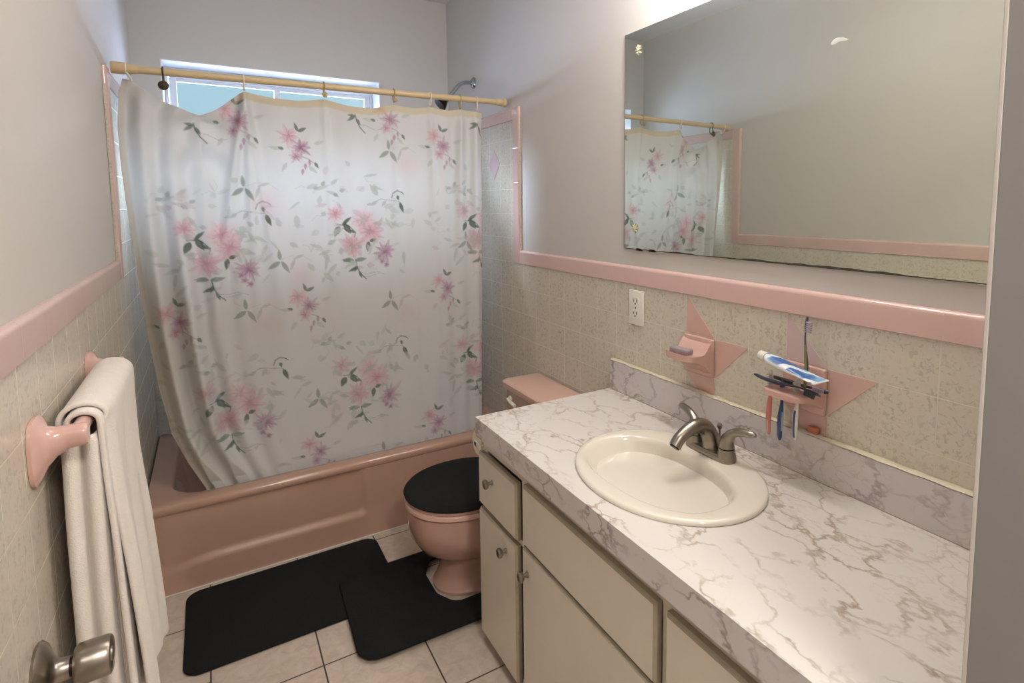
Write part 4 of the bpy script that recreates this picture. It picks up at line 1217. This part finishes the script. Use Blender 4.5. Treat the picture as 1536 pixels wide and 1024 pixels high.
# outer ply, folded over the front, with its own shorter hem
prof2 = []
for k in range(0, 8): prof2.append((BXc - R1 - 0.0205, BZ - 0.060 + 0.060 * k / 8, 0.1))
for k in range(0, 12):
    a = PI - PI * k / 12
    prof2.append((BXc + (R1 + 0.020) * math.cos(a), BZ + (R1 + 0.0145) * math.sin(a), 0.2))
zh = 0.455
for k in range(44):
    z = BZ - 0.004 + (zh - BZ) * k / 43
    prof2.append((BXc + R1 + 0.0195 + 0.030 * ss(0, 1, (BZ - z) / 0.7), z, 1.0))
def fold2(u, s, z):
    dn = min(1.0, max(0.0, (BZ - z) / 0.3))
    edge = -0.010 * math.exp(-(u / 0.05) ** 2)
    return (0.008 * math.sin(u * 2 * PI * 1.6 + 0.7) + 0.0035 * math.sin(u * 2 * PI * 4.1 + 0.4)) * dn + edge, 0.010 * math.sin(u * 12 + 1) * (1 if s > 0.985 else 0)
towel_sheet(bm, prof2, lambda z, s: -1.176 + 0.02 * min(1, max(0, (BZ - z) / .6)), lambda z, s: -0.812 - 0.022 * min(1.0, max(0.0, (BZ - z) / 0.6)), 60, fold2)
# the tucked-in near edge: several soft turns of cloth facing the room
def near_edge(z):
    d_ = min(1.0, (BZ - z) / 0.8); w_ = 1.0 + 0.25 * d_
    base = [(0.0375, -1.150), (0.0345, -1.196), (0.0405, -1.214), (0.0490, -1.205), (0.0545, -1.186), (0.0620, -1.192), (0.0690, -1.203), (0.0755, -1.194), (0.0790, -1.165)]
    return [Vector((0.034 + (x - 0.034) * w_ + 0.001 * math.sin(11 * z + 40 * x), y - 0.012 * d_ + 0.003 * math.sin(7 * z), z)) for x, y in base]
zs_ = [BZ - 0.020 - (BZ - 0.020 - zbot) * k / 40 for k in range(41)]
rows = [ring_verts(bm, bez(near_edge(z), 4)) for z in zs_]
for a, b in zip(rows, rows[1:]):
    for k in range(len(a) - 1): bm.faces.new((a[k], a[k + 1], b[k + 1], b[k]))
tw = obj('towel', bm, M['towel'], None, angle=80)
top(tw, 'white terry towel folded over the pink towel bar on the left wall', 'towel')
md = tw.modifiers.new('ply', 'SOLIDIFY'); md.thickness = 0.009; md.offset = 0.0
md = tw.modifiers.new('soft', 'SUBSURF'); md.levels = 1; md.render_levels = 1

# ------------------------------------------------------------------ door knob at the left edge
kb = thing('door_knob', 'brushed nickel round knob on a domed rose at the lower left', 'door knob', (T, -1.31, 0.712))
KY, KZ = -1.348, 0.722
bm = B(); lathe(bm, [(0.049, 0.0001), (0.050, 0.004), (0.045, 0.010), (0.028, 0.018), (0.021, 0.022), (0.0175, 0.026), (0.0165, 0.040)], (T, KY, KZ), (1, 0, 0.0), 40); obj('rose', bm, M['nickel'], kb)
bm = B(); lathe(bm, [(0.0145, 0.0395), (0.0145, 0.0445)], (T, KY, KZ), (1, 0, 0), 32); obj('neck', bm, M['nickel_dark'], kb)
bm = B(); lathe(bm, [(0.016, 0.0445), (0.0255, 0.0455), (0.0295, 0.050), (0.0305, 0.058), (0.0305, 0.086), (0.0285, 0.091), (0.0255, 0.0925), (0.024, 0.0905), (0.0115, 0.0905), (0.0105, 0.093), (0.0, 0.0935)], (T, KY, KZ), (1, 0, 0), 40); obj('knob', bm, M['nickel'], kb)

# ------------------------------------------------------------------ lights
def light(name, kind, loc, energy, color, **kw):
    l = bpy.data.lights.new(name, kind); l.energy = energy; l.color = color
    rot = kw.pop('rot', None)
    for k, v in kw.items(): setattr(l, k, v)
    o = bpy.data.objects.new(name, l); C.objects.link(o); o.location = loc
    if rot: o.rotation_euler = rot
    return o
for k, yy in enumerate((-1.25, -1.45, -1.65)):
    light('vanity_lamp', 'POINT', (W - 0.17, yy, 2.20), 7.0, (1.0, 0.952, 0.895), shadow_soft_size=0.06)
light('added_ceiling_fill', 'AREA', (0.72, -1.2, H - 0.03), 4.0, (1.0, 0.965, 0.92), shape='DISK', size=0.34)  # added light, evens out the room
light('added_hall_fill', 'AREA', (0.6, -3.2, H - 0.03), 34.0, (1.0, 0.965, 0.93), shape='DISK', size=0.5)  # added unseen light, front fill through the doorway
w = bpy.data.worlds.new('sky'); bpy.context.scene.world = w; w.use_nodes = True
bg = w.node_tree.nodes['Background']
_t = w.node_tree
tc = _t.nodes.new('ShaderNodeTexCoord'); sep = _t.nodes.new('ShaderNodeSeparateXYZ'); cr = _t.nodes.new('ShaderNodeValToRGB')
_t.links.new(tc.outputs['Generated'], sep.inputs[0]); _t.links.new(sep.outputs[2], cr.inputs[0])
mr = _t.nodes.new('ShaderNodeMapRange'); mr.inputs[1].default_value = -1; mr.inputs[2].default_value = 1
_t.links.new(sep.outputs[2], mr.inputs[0]); _t.links.new(mr.outputs[0], cr.inputs[0])
e = cr.color_ramp.elements
SKY = 140.0                                  # bright overcast overhead, paler haze low in the sky, pale ground
e[0].position = 0.0; e[0].color = (0.11, 0.13, 0.19, 1)
e[1].position = 1.0; e[1].color = (0.66, 0.78, 1.0, 1)
for p, c in ((0.46, (0.10, 0.12, 0.18, 1)), (0.505, (0.0026, 0.0038, 0.0043, 1)), (0.595, (0.0029, 0.0043, 0.0050, 1)), (0.66, (0.66, 0.78, 1.0, 1))):
    q_ = e.new(p); q_.color = c
_t.links.new(cr.outputs[0], bg.inputs[0]); bg.inputs[1].default_value = SKY
pl = light('window_portal', 'AREA', ((WX0 + WX1) / 2, D + 0.21, (WZ0 + WZ1) / 2), 1.0, (1, 1, 1), shape='RECTANGLE', size=1.0, size_y=0.39, rot=(-PI / 2, 0, 0))
pl.data.cycles.is_portal = True

# ------------------------------------------------------------------ camera
cam = bpy.data.cameras.new('camera'); co = bpy.data.objects.new('camera', cam); C.objects.link(co)
yaw, pitch, roll = 0.5600985662, -0.0913478430, -0.0041219815
cy_, sy_, cp, sp = math.cos(yaw), math.sin(yaw), math.cos(pitch), math.sin(pitch)
fwd = Vector((sy_ * cp, cy_ * cp, sp)); right = Vector((cy_, -sy_, 0)); up = right.cross(fwd)
r2 = right * math.cos(roll) + up * math.sin(roll); u2 = -right * math.sin(roll) + up * math.cos(roll)
m = Matrix((r2, u2, -fwd)).transposed().to_4x4(); m.translation = Vector((0.27084, -2.47831, 1.44765))
co.matrix_world = m
cam.sensor_width = 36; cam.sensor_fit = 'HORIZONTAL'
cam.lens = 36 * 852.73 / 1536
cam.shift_x = -(850.15 - 768) / 1536; cam.shift_y = -(512 - 385.46) / 1536
cam.clip_start = 0.02
sc = bpy.context.scene
sc.camera = co
vs = sc.view_settings
vs.view_transform = 'Standard'; vs.look = 'None'; vs.gamma = 1.0; vs.use_curve_mapping = False
vs.exposure = 0.25
